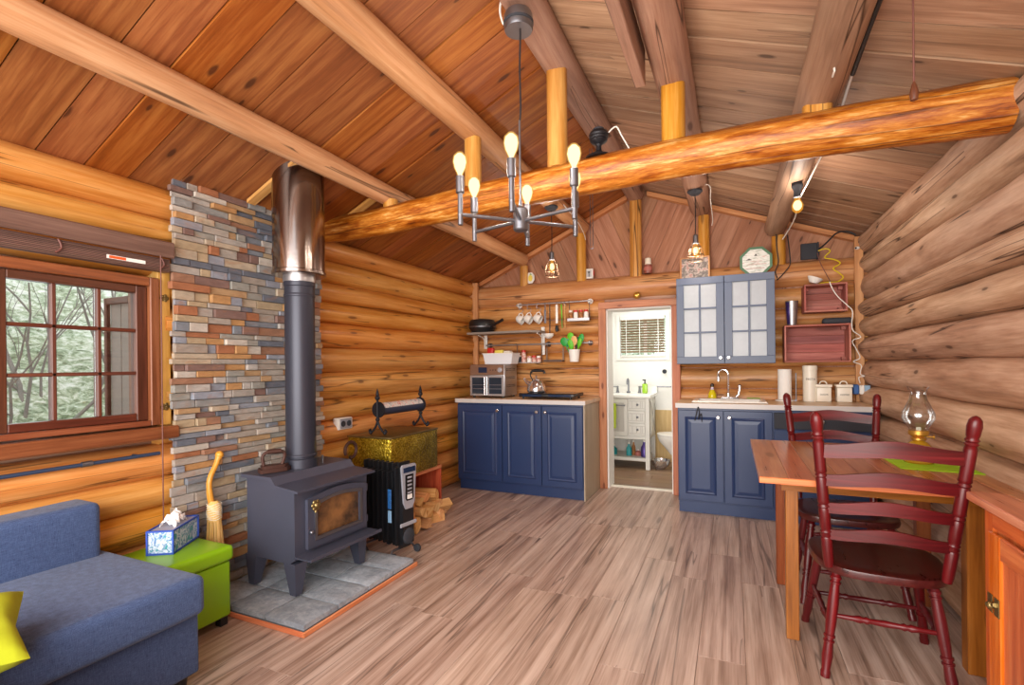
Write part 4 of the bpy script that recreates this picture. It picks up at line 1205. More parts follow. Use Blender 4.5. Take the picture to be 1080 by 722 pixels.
# log roller
t = thing('paper_log_roller', 'black wrought iron paper roller standing on the brass box', 'paper roller', (-2.45, 3.24, .757))
def stand(y):
    mb = MB(); x = -2.45
    for s in (-1, 1):
        mb.tube(smooth_path([(x, y, .86), (x + s * .02, y, .815), (x + s * .055, y, .775), (x + s * .072, y, .77), (x + s * .078, y, .785), (x + s * .066, y, .795)], 5), .0085, 8)
        mb.ball((x + s * .066, y, .772), .015, 8)
    mb.tube([(x, y, .85), (x, y, 1.06)], .009, 8); mb.ball((x, y, .872), .017, 8); mb.ball((x, y, 1.035), .02, 8); mb.ball((x, y, 1.06), .014, 8); mb.lathe([(.013, 0), (.009, .02), (0, .05)], c=(x, y, 1.062), n=10)
    mb.build('stand', M['iron'], t)


stand(2.97); stand(3.53)
for y in (2.975, 3.515):
    mb = MB(); mb.lathe([(0, 0), (.058, 0), (.062, .006), (.058, .012), (0, .014)], c=(-2.45, y, .945), axis=(0, 1, 0), n=24); mb.build('end_disc', M['iron'], t)
mb = MB(); mb.cyl((-2.45, 2.99, .945), (-2.45, 3.515, .945), .046, n=28); mb.build('drum', plain('dark blue drum', '#3b4258', .4, .3), t)
t2 = thing('rolled_newspaper', 'rolled printed newspaper lying on the iron roller drum', 'newspaper', (-2.45, 3.25, .96))
mb = MB()
vs = []; fs = []; n = 12
for y in (3.0, 3.5):
    for k in range(n + 1):
        a = math.radians(15 + 130 * k / n); vs.append((-2.45 + .0475 * math.cos(a), y, .945 + .0475 * math.sin(a)))
    for k in range(n + 1):
        a = math.radians(15 + 130 * k / n); vs.append((-2.45 + .0505 * math.cos(a), y, .945 + .0505 * math.sin(a)))
m = 2 * (n + 1)
for k in range(n):
    fs.append((n + 1 + k, n + 2 + k, m + n + 2 + k, m + n + 1 + k)); fs.append((k + 1, k, m + k, m + k + 1))
fs += [(0, n + 1, m + n + 1, m), (n, m + n, m + 2 * n + 1, 2 * n + 1)]
for q in (0, m):
    for k in range(n): fs.append((q + k, q + k + 1, q + n + 2 + k, q + n + 1 + k))
mb.raw(vs, fs); mb.build('paper_roll', M['newsprint'], t2, smooth=40)

# wall outlet
t = thing('wall_outlet', 'white double electrical outlet on the log wall beside the stone', 'outlet', (XL + .01, 2.87, .82))
mb = MB(); mb.box(XL - .02, XL + .035, 2.80, 2.95, .80, .89, b=.008, seg=2); mb.build('box', M['white'], t, smooth=30)
mb = MB(); mb.box(XL + .0355, XL + .039, 2.815, 2.935, .808, .882, b=.002); p = mb.build('face_plate', M['silver_plastic'], t, smooth=0)
for y in (2.845, 2.905):
    mb = MB(); mb.lathe([(0, 0), (.022, 0), (.022, .004), (0, .004)], c=(XL + .039, y, .845), axis=(1, 0, 0), n=18); mb.build('socket', M['charcoal'], p)
# ------------------------------------------------------------------ kitchen cabinets
YC = 4.42; CZ = .935


def knob(parent, x, y, z, mat='chrome'):
    mb = MB(); mb.lathe([(.006, 0), (.006, .012), (.014, .016), (.016, .024), (.011, .03), (0, .031)], c=(x, y, z), axis=(0, -1, 0), n=16); return mb.build('knob', M[mat], parent)


def raised_door(parent, x0, x1, z0, z1, y, mat='navy', name='door', fw=.055):
    mb = MB()
    mb.box(x0, x1, y - .018, y, z0, z1, b=.003)
    d = mb.build(name, M[mat], parent, smooth=0)
    mb = MB(); a, b, c, e = x0 + fw, x1 - fw, z0 + fw, z1 - fw
    # sunk groove and raised field, read as a moulded frame
    o = [(a, y - .0182, c), (b, y - .0182, c), (b, y - .0182, e), (a, y - .0182, e)]; k = .012
    i1 = [(a + k, y - .0262, c + k), (b - k, y - .0262, c + k), (b - k, y - .0262, e - k), (a + k, y - .0262, e - k)]
    k2 = .024; i2 = [(a + k2, y - .0212, c + k2), (b - k2, y - .0212, c + k2), (b - k2, y - .0212, e - k2), (a + k2, y - .0212, e - k2)]
    k3 = .05; i3 = [(a + k3, y - .0262, c + k3), (b - k3, y - .0262, c + k3), (b - k3, y - .0262, e - k3), (a + k3, y - .0262, e - k3)]
    vs = o + i1 + i2 + i3; fs = []
    for r in range(3):
        for q in range(4):
            w = (q + 1) % 4; fs.append((r * 4 + q, r * 4 + w, r * 4 + 4 + w, r * 4 + 4 + q))
    fs.append((12, 13, 14, 15)); mb.raw(vs, fs); mb.build('raised_panel', M[mat], d, smooth=0)
    return d


def base_cabinet(x0, x1, label, doors, drawers=(), side=None):
    t = thing('base_cabinet', label, 'cabinet', ((x0 + x1) / 2, 4.7, 0))
    mb = MB(); mb.box(x0, x1, YC + .002, YB - .03, .10, CZ - .041, b=.002); mb.build('carcass', M['navy'], t, smooth=0)
    mb = MB(); mb.box(x0 + .003, x1 - .003, YC + .03, YC + .05, .001, .098); mb.build('toe_kick', M['navy'], t, smooth=0)
    for a, b, kx in doors:
        d = raised_door(t, a, b, .115, CZ - .06, YC)
        knob(d, kx, YC - .018, CZ - .115)
    for a, b, c, e in drawers:
        mb = MB(); mb.box(a, b, YC - .018, YC, c, e, b=.003); d = mb.build('drawer', M['charcoal'] if e > .8 else M['navy'], t, smooth=0)
        knob(d, (a + b) / 2, YC - .018, (c + e) / 2)
    if side:
        for xs in side:
            mb = MB(); mb.box(xs, xs + .012, YC - .002, YB - .03, .001, CZ - .041, u=(0, 0, 1)); mb.build('side_panel', M['cab_side'], t, smooth=0)
    return t


base_cabinet(-2.60, -1.262, 'long navy base cabinet with three panelled doors left of the doorway', [(-2.596, -2.095, -2.135), (-2.088, -1.675, -1.715), (-1.668, -1.268, -1.628)], side=(-1.262,))
base_cabinet(-.43, .965, 'navy sink base cabinet behind the dining chairs', [(-.425, -.072, -.11), (-.065, .288, -.025)], [(.30, .955, .745, .872), (.30, .955, .44, .738), (.30, .955, .115, .433)])
for x0, x1, lab in ((-2.615, -1.235, 'pale wood effect countertop holding the oven and hob'), (-.445, .97, 'pale wood effect countertop with the white sink set in')):
    t = thing('countertop', lab, 'countertop', ((x0 + x1) / 2, 4.7, CZ - .04))
    mb = MB()
    if x0 > -1:
        sx0, sx1, sy0, sy1 = -.30, .24, 4.50, 4.86
        for a, b, c, d in ((x0, sx0, YC - .03, YB - .006), (sx1, x1, YC - .03, YB - .006), (sx0, sx1, YC - .03, sy0), (sx0, sx1, sy1, YB - .006)): mb.box(a, b, c, d, CZ - .038, CZ, u=(1, 0, 0), rnd=.5)
    else: mb.box(x0, x1, YC - .03, YB - .006, CZ - .038, CZ, b=.003, u=(1, 0, 0))
    mb.build('slab', M['counter'], t, smooth=0)
    mb = MB(); mb.box(x0, x1, YC - .034, YC - .0305, CZ - .04, CZ - .001); mb.build('front_edge', M['steel_edge'], t, smooth=0)

# sink + faucet
t = thing('kitchen_sink', 'white enamel sink set in the right countertop', 'sink', (-.03, 4.68, CZ + .001))
mb = MB(); a, b, c, d = -.325, .265, 4.475, 4.885
mb.raw([(a, c, CZ + .002), (b, c, CZ + .002), (b, d, CZ + .002), (a, d, CZ + .002), (a + .012, c + .012, CZ + .014), (b - .012, c + .012, CZ + .014), (b - .012, d - .012, CZ + .014), (a + .012, d - .012, CZ + .014),
        (a + .045, c + .04, CZ + .012), (b - .045, c + .04, CZ + .012), (b - .045, d - .07, CZ + .012), (a + .045, d - .07, CZ + .012), (a + .07, c + .06, CZ - .03), (b - .07, c + .06, CZ - .03), (b - .07, d - .09, CZ - .03), (a + .07, d - .09, CZ - .03)],
       [(r * 4 + q, r * 4 + (q + 1) % 4, r * 4 + 4 + (q + 1) % 4, r * 4 + 4 + q) for r in range(3) for q in range(4)] + [(12, 13, 14, 15)]); mb.build('basin', M['white'], t, smooth=20)
mb = MB(); mb.lathe([(.02, 0), (.022, .002), (0, .003)], c=(-.03, 4.68, CZ - .03), n=16); mb.build('drain', M['chrome'], t)
FY = 4.875
t = thing('kitchen_faucet', 'chrome gooseneck faucet behind the white sink', 'faucet', (-.035, FY, CZ + .013))
mb = MB(); mb.box(-.10, .05, FY - .022, FY + .022, CZ + .0135, CZ + .03, b=.008, seg=2); mb.cyl((-.035, FY, CZ + .02), (-.035, FY, CZ + .06), .018); mb.build('base', M['chrome'], t, smooth=40)
mb = MB(); mb.tube([(-.035, FY, CZ + .05), (-.035, FY, 1.17)] + arc((-.075, FY - .005, 1.17), .04, 0, PI, 10, 'xz') + [(-.115, FY - .02, 1.13)], .009, 10); mb.cyl((-.115, FY - .02, 1.145), (-.115, FY - .02, 1.105), .014, .016); mb.build('spout', M['chrome'], t)
mb = MB(); mb.tube([(.03, FY, CZ + .03), (.05, FY, CZ + .05), (.06, FY, CZ + .115)], [.012, .012, .014], 10); mb.ball((.06, FY, CZ + .125), .018, 10); mb.build('sprayer', M['chrome'], t)
t = thing('dish_soap_bottle', 'yellow dish soap bottle with dark cap beside the sink faucet', 'bottle', (-.17, 4.91, CZ + .001))
mb = MB(); mb.lathe([(0, 0), (.034, 0), (.038, .01), (.034, .05), (.018, .085), (.012, .1), (.012, .115), (0, .115)], n=18); mb.build('bottle', M['soap_yellow'], t, world=False)
mb = MB(); mb.lathe([(.0345, .045), (.0185, .083), (.0125, .1), (.0125, .112), (.0, .112)], n=18); mb.build('clear_neck', plain('clear lilac plastic', '#cfc4e4', .2), t, world=False)
mb = MB(); mb.lathe([(.0, .116), (.016, .116), (.016, .14), (.008, .146), (0, .146)], n=14); mb.build('cap', M['black'], t, world=False)
t = thing('sponge', 'thin green scouring sponge lying behind the white sink', 'sponge', (.18, 4.93, CZ + .001)); mb = MB(); mb.box(.12, .23, 4.905, 4.965, CZ + .001, CZ + .02, b=.004); mb.build('pad', plain('green scourer', '#9cb85c', .9), t, smooth=0)

# toaster oven
t = thing('toaster_oven', 'stainless french door toaster oven on the left countertop', 'oven', (-2.33, 4.69, CZ))
X0, X1, Y0, Y1, Z0, Z1 = -2.525, -2.125, 4.55, 4.87, CZ + .018, 1.282
mb = MB(); mb.box(X0, X1, Y0, Y1, Z0, Z1, b=.008, seg=2); b = mb.build('body', M['brushed'], t, smooth=30)
mb = MB()
for k in range(3):
    for j in range(7): mb.box(X1 - .001, X1 + .0012, 4.60 + .032 * j, 4.618 + .032 * j, Z1 - .05 - .085 * k, Z1 - .042 - .085 * k); mb.box(X1 - .001, X1 + .0012, 4.60 + .032 * j, 4.618 + .032 * j, Z1 - .066 - .085 * k, Z1 - .058 - .085 * k)
mb.build('vent_slots', M['charcoal'], b, smooth=0)
mb = MB(); mb.box(X0 + .004, X1 - .004, Y0 - .012, Y0 - .0005, Z1 - .11, Z1 - .004, b=.003); p = mb.build('control_panel', plain('copper tinted steel', '#a08878', .3, .9), t, smooth=0)
mb = MB(); mb.box(-2.42, -2.32, Y0 - .015, Y0 - .0122, Z1 - .085, Z1 - .03, b=.002); mb.build('display', M['screen_blue'], p, smooth=0)
mb = MB(); mb.lathe([(0, 0), (.025, 0), (.025, .012), (0, .014)], c=(-2.17, Y0 - .0122, Z1 - .058), axis=(0, -1, 0), n=20); mb.build('dial', M['silver_plastic'], p)
mb = MB()
for k in range(3): mb.lathe([(0, 0), (.006, 0), (.006, .003), (0, .003)], c=(-2.28 + .03 * k, Y0 - .0122, Z1 - .058), axis=(0, -1, 0), n=10)
mb.build('buttons', M['black'], p)
xm = (X0 + X1) / 2
for s, (a, c) in enumerate(((X0 + .006, xm - .003), (xm + .003, X1 - .006))):
    z0, z1 = Z0 + .004, Z1 - .114
    mb = MB(); f = .022
    for q in ((a, c, z0, z0 + f), (a, c, z1 - f, z1), (a, a + f, z0 + f, z1 - f), (c - f, c, z0 + f, z1 - f)): mb.box(q[0], q[1], Y0 - .016, Y0 - .001, q[2], q[3], b=.002)
    d = mb.build('door', M['brushed'], t, smooth=0)
    mb = MB(); mb.box(a + f, c - f, Y0 - .010, Y0 - .004, z0 + f, z1 - f); mb.build('glass', plain('smoked blue glass', '#22303f', .12), d, smooth=0)
    mb = MB()
    for z in (z0 + .07, z0 + .11): mb.box(a + f + .006, c - f - .006, Y0 - .0125, Y0 - .0102, z, z + .006)
    mb.build('rack', M['nickel'], d, smooth=0)
    hx = c - .012 if s == 0 else a + .012
    mb = MB(); mb.cyl((hx, Y0 - .034, z0 + .01), (hx, Y0 - .034, z1 - .01), .006); mb.cyl((hx, Y0 - .034, z0 + .03), (hx, Y0 - .014, z0 + .03), .005); mb.cyl((hx, Y0 - .034, z1 - .03), (hx, Y0 - .014, z1 - .03), .005); mb.build('handle', M['chrome'], d)
for x in (X0 + .03, X1 - .03):
    for y in (Y0 + .03, Y1 - .03):
        mb = MB(); mb.cyl((x, y, CZ + .001), (x, y, Z0 + .001), .014); mb.build('foot', M['black'], t)
# tub on the oven
t = thing('plastic_tub', 'white plastic tub of packets on top of the toaster oven', 'tub', (-2.26, 4.74, 1.285))
mb = MB(); a, b, c, d = -2.42, -2.075, 4.64, 4.84
lo = [(a + .02, c + .015), (b - .02, c + .015), (b - .02, d - .015), (a + .02, d - .015)]; hi = [(a, c), (b, c), (b, d), (a, d)]
vs = [(x, y, 1.285) for x, y in lo] + [(x, y, 1.398) for x, y in hi] + [(x * .97 + (a + b) / 2 * .03, y * .96 + (c + d) / 2 * .04, 1.398) for x, y in hi] + [(x, y, 1.29) for x, y in lo]
fs = [(3, 2, 1, 0), (12, 13, 14, 15)] + [(r * 4 + q, r * 4 + (q + 1) % 4, r * 4 + 4 + (q + 1) % 4, r * 4 + 4 + q) for r in range(2) for q in range(4)] + [(8 + q, 8 + (q + 1) % 4, 12 + (q + 1) % 4, 12 + q) for q in range(4)]
mb.raw(vs, fs); mb.build('tub', plain('milky white plastic', '#dfe3ea', .35), t, smooth=0)
mb = MB(); e = .006
for q in ((a - e, b + e, c - e, c + .004), (a - e, b + e, d - .004, d + e), (a - e, a + .004, c, d), (b - .004, b + e, c, d)): mb.box(q[0], q[1], q[2], q[3], 1.392, 1.401, b=.002)
mb.build('rim', M['white'], t, smooth=0)
PG_ = 'packets in the white tub'
for nm, lab, m, x, y, s in (('snack_packet', 'red packet poking out of the white tub', 'red_cap', -2.36, 4.72, (.035, .03, .06)), ('snack_packet', 'pale yellow packet in the middle of the white tub', 'yellow', -2.27, 4.74, (.05, .03, .035)), ('snack_packet', 'cream packet at the doorway end of the white tub', 'cream', -2.17, 4.74, (.04, .04, .025))):
    mb = MB(); mb.box(x - s[0], x + s[0], y - s[1], y + s[1], 1.2915, 1.40 + s[2], b=.012, seg=3); tag(mb.build(nm, M[m], smooth=40), lab, 'packet', PG_)

# hob + kettle
t = thing('induction_hob', 'black two ring tabletop hob on the left countertop', 'hob', (-1.66, 4.66, CZ))
X0, X1, Y0, Y1 = -1.945, -1.375, 4.49, 4.83
mb = MB(); mb.box(X0, X1, Y0, Y1, CZ + .02, CZ + .052, b=.006, seg=2); mb.build('housing', M['black'], t, smooth=30)
mb = MB(); mb.box(X0 + .004, X1 - .004, Y0 + .004, Y1 - .004, CZ + .0522, CZ + .057, b=.001); g_ = mb.build('glass_top', M['black_gloss'], t, smooth=0)
for x in (-1.82, -1.52):
    mb = MB(); mb.lathe([(.088, 0), (.09, .0004), (.085, .0006), (.083, 0)], c=(x, 4.67, CZ + .0571), n=28); mb.build('ring_mark', M['grey_plastic'], g_)
mb = MB(); mb.box(X0 + .04, -1.70, Y0 - .004, Y0 - .0005, CZ + .024, CZ + .048, b=.001); mb.box(-1.63, X1 - .03, Y0 - .004, Y0 - .0005, CZ + .024, CZ + .048, b=.001); mb.build('control_strip', M['screen_blue'], t, smooth=0)
for x in (X0 + .04, X1 - .04):
    for y in (Y0 + .03, Y1 - .03):
        mb = MB(); mb.cyl((x, y, CZ + .001), (x, y, CZ + .0205), .012); mb.build('foot', M['black'], t)
t = thing('kettle', 'polished steel whistling kettle standing on the black hob', 'kettle', (-1.835, 4.70, CZ + .058))
mb = MB(); mb.lathe([(0, 0), (.085, 0), (.097, .012), (.099, .03), (.088, .07), (.062, .108), (.04, .124), (0, .128)], n=32); mb.build('body', M['chrome'], t, world=False)
mb = MB(); mb.lathe([(.04, .124), (.036, .134), (.012, .14), (.006, .15), (.014, .162), (.008, .172), (0, .173)], n=20); mb.build('lid', M['chrome'], t, world=False)
mb = MB(); mb.tube([(-.07, -.0, .08), (-.105, 0, .105), (-.135, 0, .14)], [.026, .018, .013], 12); mb.build('spout', M['chrome'], t, world=False)
mb = MB(); mb.tube(smooth_path([(-.035, 0, .118), (-.065, 0, .17), (-.045, 0, .215), (.02, 0, .228), (.08, 0, .212), (.09, 0, .19)], 5), [.006] * 8 + [.012] * 18, 10); mb.cyl((-.05, 0, .218), (.085, 0, .218), .013); mb.build('handle', M['black'], t, world=False)

# ------------------------------------------------------------------ wall shelf, rails and what hangs on them
t = thing('wall_shelf', 'grey wall shelf in the corner above the toaster oven', 'shelf', (-2.24, 4.84, 1.62))
mb = MB(); mb.prism([(-2.655, 4.72, 1.612), (-1.92, 4.72, 1.612), (-1.83, 4.80, 1.612), (-1.83, 4.975, 1.612), (-2.655, 4.975, 1.612)], (0, 0, .022)); mb.build('board', plain('grey shelf board', '#8a8078', .5), t, smooth=0)
for x in (-2.555, -1.86):
    mb = MB(); mb.box(x - .02, x + .02, 4.972, 4.98, 1.38 if x > -2 else 1.46, 1.68, b=.002); mb.tube(smooth_path([(x, 4.965, 1.47), (x, 4.93, 1.57), (x, 4.80, 1.605)], 4), .006, 6); mb.build('bracket', M['white'], t, smooth=30)
t = thing('frying_pan', 'black lidded frying pan on the grey corner shelf', 'pan', (-2.53, 4.85, 1.635))
mb = MB(); mb.lathe([(0, .001), (.12, .001), (.145, .05), (.15, .05), (.15, .055), (.142, .055), (.12, .008), (0, .008)], n=32); mb.build('pan', M['black'], t, world=False)
mb = MB(); mb.lathe([(.152, .056), (.154, .066), (.15, .07)], n=32); mb.build('rim', M['nickel'], t, world=False)
mb = MB(); mb.lathe([(.15, .07), (.147, .115), (.13, .14), (.07, .15), (0, .152)], n=32); mb.build('lid', M['black'], t, world=False)
mb = MB(); mb.tube([(.13, -.06, .055), (.2, -.085, .085), (.30, -.10, .125)], [.012, .014, .016], 10); mb.build('handle', M['black'], t, world=False)


def rail(x0, x1, z, y, lab, mounts):
    t = thing('utensil_rail', lab, 'rail', ((x0 + x1) / 2, y, z))
    mb = MB(); mb.cyl((x0, y, z), (x1, y, z), .008); mb.build('bar', M['brushed'], t)
    for x in mounts:
        mb = MB(); mb.lathe([(0, 0), (.028, 0), (.028, .008), (.016, .02), (.016, .06), (0, .066)], c=(x, YB - .012, z), axis=(0, -1, 0), n=18); mb.build('mount', M['white'] if z > 1.7 else M['nickel'], t)
    return t


RY = 4.93
rail(-2.15, -1.31, 1.925, RY, 'upper steel rail with hanging cups and ladle on the back wall', (-2.13, -1.335))
rail(-2.53, -1.30, 1.495, RY, 'lower steel rail holding jars and the utensil pot', (-2.50, -1.80, -1.34))
# cups
cup = thing('hanging_cup', 'white cup hanging from the upper rail, furthest from the doorway', 'cup', (-2.10, RY, 1.845), 0, 'white cups on the upper rail')
CM = Matrix.Rotation(math.radians(70), 4, 'Y') @ Matrix.Rotation(0, 4, 'X')
mb = MB(); pr = [(0, 0), (.026, 0), (.040, .02), (.047, .055), (.049, .08), (.046, .08), (.043, .05), (.034, .018), (0, .008)]
CMX = Matrix.Translation((-.045, 0, -.055)) @ Matrix.Rotation(math.radians(118), 4, 'Y')
mb.lathe(pr, n=24, M=CMX); b = mb.build('bowl', M['white'], cup, world=False)
mb = MB(); mb.tube([(-.005, 0, -.09), (.022, 0, -.06), (.028, 0, -.03), (.012, 0, -.006), (-.012, 0, -.012), (-.03, 0, -.035)], .0055, 8); mb.build('handle', M['white'], cup, world=False)
mb = MB(); mb.tube(arc((.006, 0, .02), .022, -PI * .5, PI * .9, 10, 'xz') + [(-.018, 0, .06)], .0025, 6); mb.tube([(-.0, 0, .072), (.012, 0, .088), (.0, 0, .0935), (-.011, 0, .08), (-.018, 0, .06)], .0025, 6); mb.build('hook', M['nickel'], cup, world=False)
dup(cup, (-2.005, RY, 1.845), 0, 'white cup hanging from the upper rail, middle of three'); dup(cup, (-1.895, RY, 1.845), 0, 'white cup hanging from the upper rail, nearest the ladle')


def hang(name, label, cat, x, parts, z=1.925, grp=None):
    t = thing(name, label, cat, (x, RY - .012, z), 0, grp)
    mb = MB(); mb.tube([(0, .012, .011), (0, .0, .0115), (0, -.006, .004), (0, -.004, -.02)], .002, 6); mb.build('hook', M['nickel'], t, world=False)
    for nm, m, fn in parts:
        mb = MB(); fn(mb); mb.build(nm, M[m], t, world=False)


hang('turner', 'slim grey steel turner hanging between the cups and ladle', 'turner', -1.81, [('blade', 'nickel', lambda m: m.box(-.012, .012, -.006, -.003, -.21, -.07, b=.001)), ('handle', 'nickel', lambda m: m.box(-.006, .006, -.007, -.002, -.07, -.015, b=.002))])
hang('ladle', 'white bowled ladle with long dark handle hanging on the rail', 'ladle', -1.757, [('handle', 'black', lambda m: m.tube([(0, -.005, -.018), (0, -.006, -.2), (0, -.012, -.32)], .006, 8)), ('bowl', 'white', lambda m: m.lathe([(0, -.045), (.03, -.036), (.052, -.01), (.056, .01), (.05, .008), (.03, -.028), (0, -.036)], c=(-.005, -.03, -.335), n=22))])
hang('spatula', 'white handled spatula hanging upside down with black end', 'spatula', -1.68, [('handle', 'white', lambda m: m.box(-.013, .013, -.011, -.001, -.22, -.02, b=.005, seg=2)), ('head', 'black', lambda m: m.lathe([(0, -.04), (.018, -.03), (.02, 0), (.012, .03), (0, .035)], c=(0, -.006, -.27), n=14))])
hang('rail_utensil', 'yellow green handled tool hanging on the upper rail', 'utensil', -1.628, [('handle', 'lime', lambda m: m.tube([(0, -.005, -.02), (.004, -.005, -.16)], .007, 8)), ('blade', 'green', lambda m: m.tube([(.004, -.005, -.16), (.008, -.005, -.27)], .005, 8))])
hang('rail_utensil', 'thin wooden handled tool hanging beside the spice rack', 'utensil', -1.592, [('shaft', 'spoon_wood', lambda m: m.tube([(0, -.005, -.02), (.003, -.005, -.27)], .005, 8)), ('ring', 'nickel', lambda m: m.tube(arc((0, -.005, -.025), .013, 0, 2 * PI, 12, 'xz'), .002, 6))])
# spice rack
t = thing('spice_rack', 'small steel tray of spice jars hooked to the upper rail', 'rack', (-1.44, 4.93, 1.72))
mb = MB(); mb.box(-1.555, -1.325, 4.885, 4.96, 1.722, 1.728); mb.box(-1.555, -1.325, 4.884, 4.887, 1.722, 1.75); mb.build('tray', M['brushed'], t, smooth=0)
mb = MB()
for x in (-1.55, -1.335): mb.tube([(x, 4.95, 1.73), (x, 4.94, 1.90), (x, 4.93, 1.937), (x, 4.918, 1.93)], .004, 6)
mb.build('hanger', M['nickel'], t)


def jar(x, y, z, h, r, body, cap, lab, grp, ch=.02):
    t = thing('spice_jar', lab, 'jar', (x, y, z), 0, grp)
    mb = MB(); mb.lathe([(0, 0), (r, 0), (r, h * .82), (r * .8, h), (0, h)], n=16); mb.build('jar', M[body], t, world=False)
    mb = MB(); mb.lathe([(0, h), (r * .86, h), (r * .86, h + ch), (0, h + ch)], n=16); mb.build('lid', M[cap], t, world=False)


for x, b, c, lab in ((-1.53, 'spice', 'cream', 'brown spice jar at the utensil end of the spice rack'), (-1.475, 'white', 'red_cap', 'white spice jar with red lid, second in the rack'), (-1.42, 'spice', 'red_cap', 'brown spice jar with red lid in the middle of the rack'), (-1.365, 'white', 'red_cap', 'white spice jar with red lid nearest the doorway')):
    jar(x, 4.922, 1.729, .085, .024, b, c, lab, 'jars in the spice rack')
# low shelf with red jars
t = thing('rail_shelf', 'small shelf with red topped jars hanging below the lower rail', 'rack', (-2.01, 4.93, 1.3))
mb = MB(); mb.box(-2.165, -1.86, 4.88, 4.965, 1.295, 1.302); mb.build('shelf', M['brushed'], t, smooth=0)
mb = MB()
for x in (-2.155, -1.868): mb.tube([(x, 4.958, 1.30), (x, 4.95, 1.47), (x, 4.93, 1.507), (x, 4.918, 1.5)], .004, 6)
mb.build('hanger', M['nickel'], t)
for x, b, c, h, lab in ((-2.12, 'charcoal', 'white', .06, 'dark jar with white lid on the low shelf beside the tub'), (-2.065, 'red_pack', 'red_cap', .11, 'tall red labelled jar on the low shelf'), (-2.0, 'white', 'red_pack', .045, 'low white jar in the middle of the low shelf'), (-1.945, 'red_pack', 'red_cap', .05, 'small red jar on the low shelf'), (-1.892, 'red_pack', 'white', .045, 'small red jar with white lid at the shelf end')):
    jar(x, 4.92, 1.303, h, .026, b, c, lab, 'jars on the low shelf')
# wire rack
t = thing('wire_rack', 'empty brown wire rack hanging from the lower rail', 'rack', (-1.71, 4.93, 1.3))
mb = MB(); mb.box(-1.82, -1.615, 4.87, 4.965, 1.302, 1.314, b=.002); mb.box(-1.82, -1.615, 4.87, 4.876, 1.314, 1.325); mb.build('base', plain('dark brown tray', '#5a4438', .5), t, smooth=0)
mb = MB()
for x in (-1.81, -1.625): mb.box(x - .008, x + .008, 4.948, 4.955, 1.314, 1.45); mb.tube([(x, 4.95, 1.45), (x, 4.948, 1.48), (x, 4.93, 1.507), (x, 4.918, 1.5)], .004, 6)
mb.build('upright', plain('bronze wire', '#7a6656', .4, .6), t)
# utensil pot
t = thing('utensil_pot', 'white metal pot of green utensils hanging from the lower rail', 'pot', (-1.49, 4.905, 1.30))
mb = MB(); mb.lathe([(0, 0), (.046, 0), (.06, .125), (.063, .125), (.063, .128), (.057, .128), (.044, .004), (0, .004)], n=28); mb.build('pot', M['white'], t, world=False)
mb = MB(); mb.tube([(0, .05, .13), (0, .052, .18), (0, .025, .2075), (0, .012, .2)], .003, 6); mb.build('hook', M['nickel'], t, world=False)
UG = 'utensils in the white pot'


def utensil(label, m, dx, dy, top, head):
    t = thing('kitchen_utensil', label, 'utensil', (-1.49, 4.905, 1.31), 0, UG)
    mb = MB(); mb.tube([(dx * .1, dy * .1, .0), (dx * .75, dy * .75, top * .7)], .006, 8); mb.build('handle', M[m], t, world=False)
    d = V((dx * .3, dy * .3, top * .3)).normalized(); c = V((dx * .88, dy * .88, top * .85))
    R = V((0, 0, 1)).rotation_difference(d).to_matrix().to_4x4()
    mb = MB(); g = bmesh.new(); bmesh.ops.create_uvsphere(g, u_segments=14, v_segments=10, radius=1)
    for q in g.verts: q.co = V((q.co.x * head[0], q.co.y * .008, q.co.z * head[1]))
    mb.bm(g, M=Matrix.Translation(c) @ R); mb.build('head', M[m], t, world=False)


utensil('bright green slotted turner leaning left in the white pot', 'green', -.115, -.02, .235, (.042, .048))
utensil('teal spoon behind the green turner in the white pot', 'teal', -.075, .01, .22, (.034, .045))
utensil('lime spoon standing highest in the white pot', 'lime', -.05, .02, .30, (.036, .042))
utensil('pale lime spatula at the front of the white pot', 'lime', -.035, -.03, .20, (.03, .055))
utensil('wooden spoon in the middle of the white pot', 'spoon_wood', .005, -.02, .245, (.036, .05))
utensil('dark spoon behind the wooden spoon in the white pot', 'charcoal', .04, .0, .24, (.022, .045))
utensil('bright green spatula leaning right in the white pot', 'green', .085, -.01, .265, (.03, .055))
utensil('lime turner at the doorway side of the white pot', 'lime', .075, -.03, .22, (.022, .05))

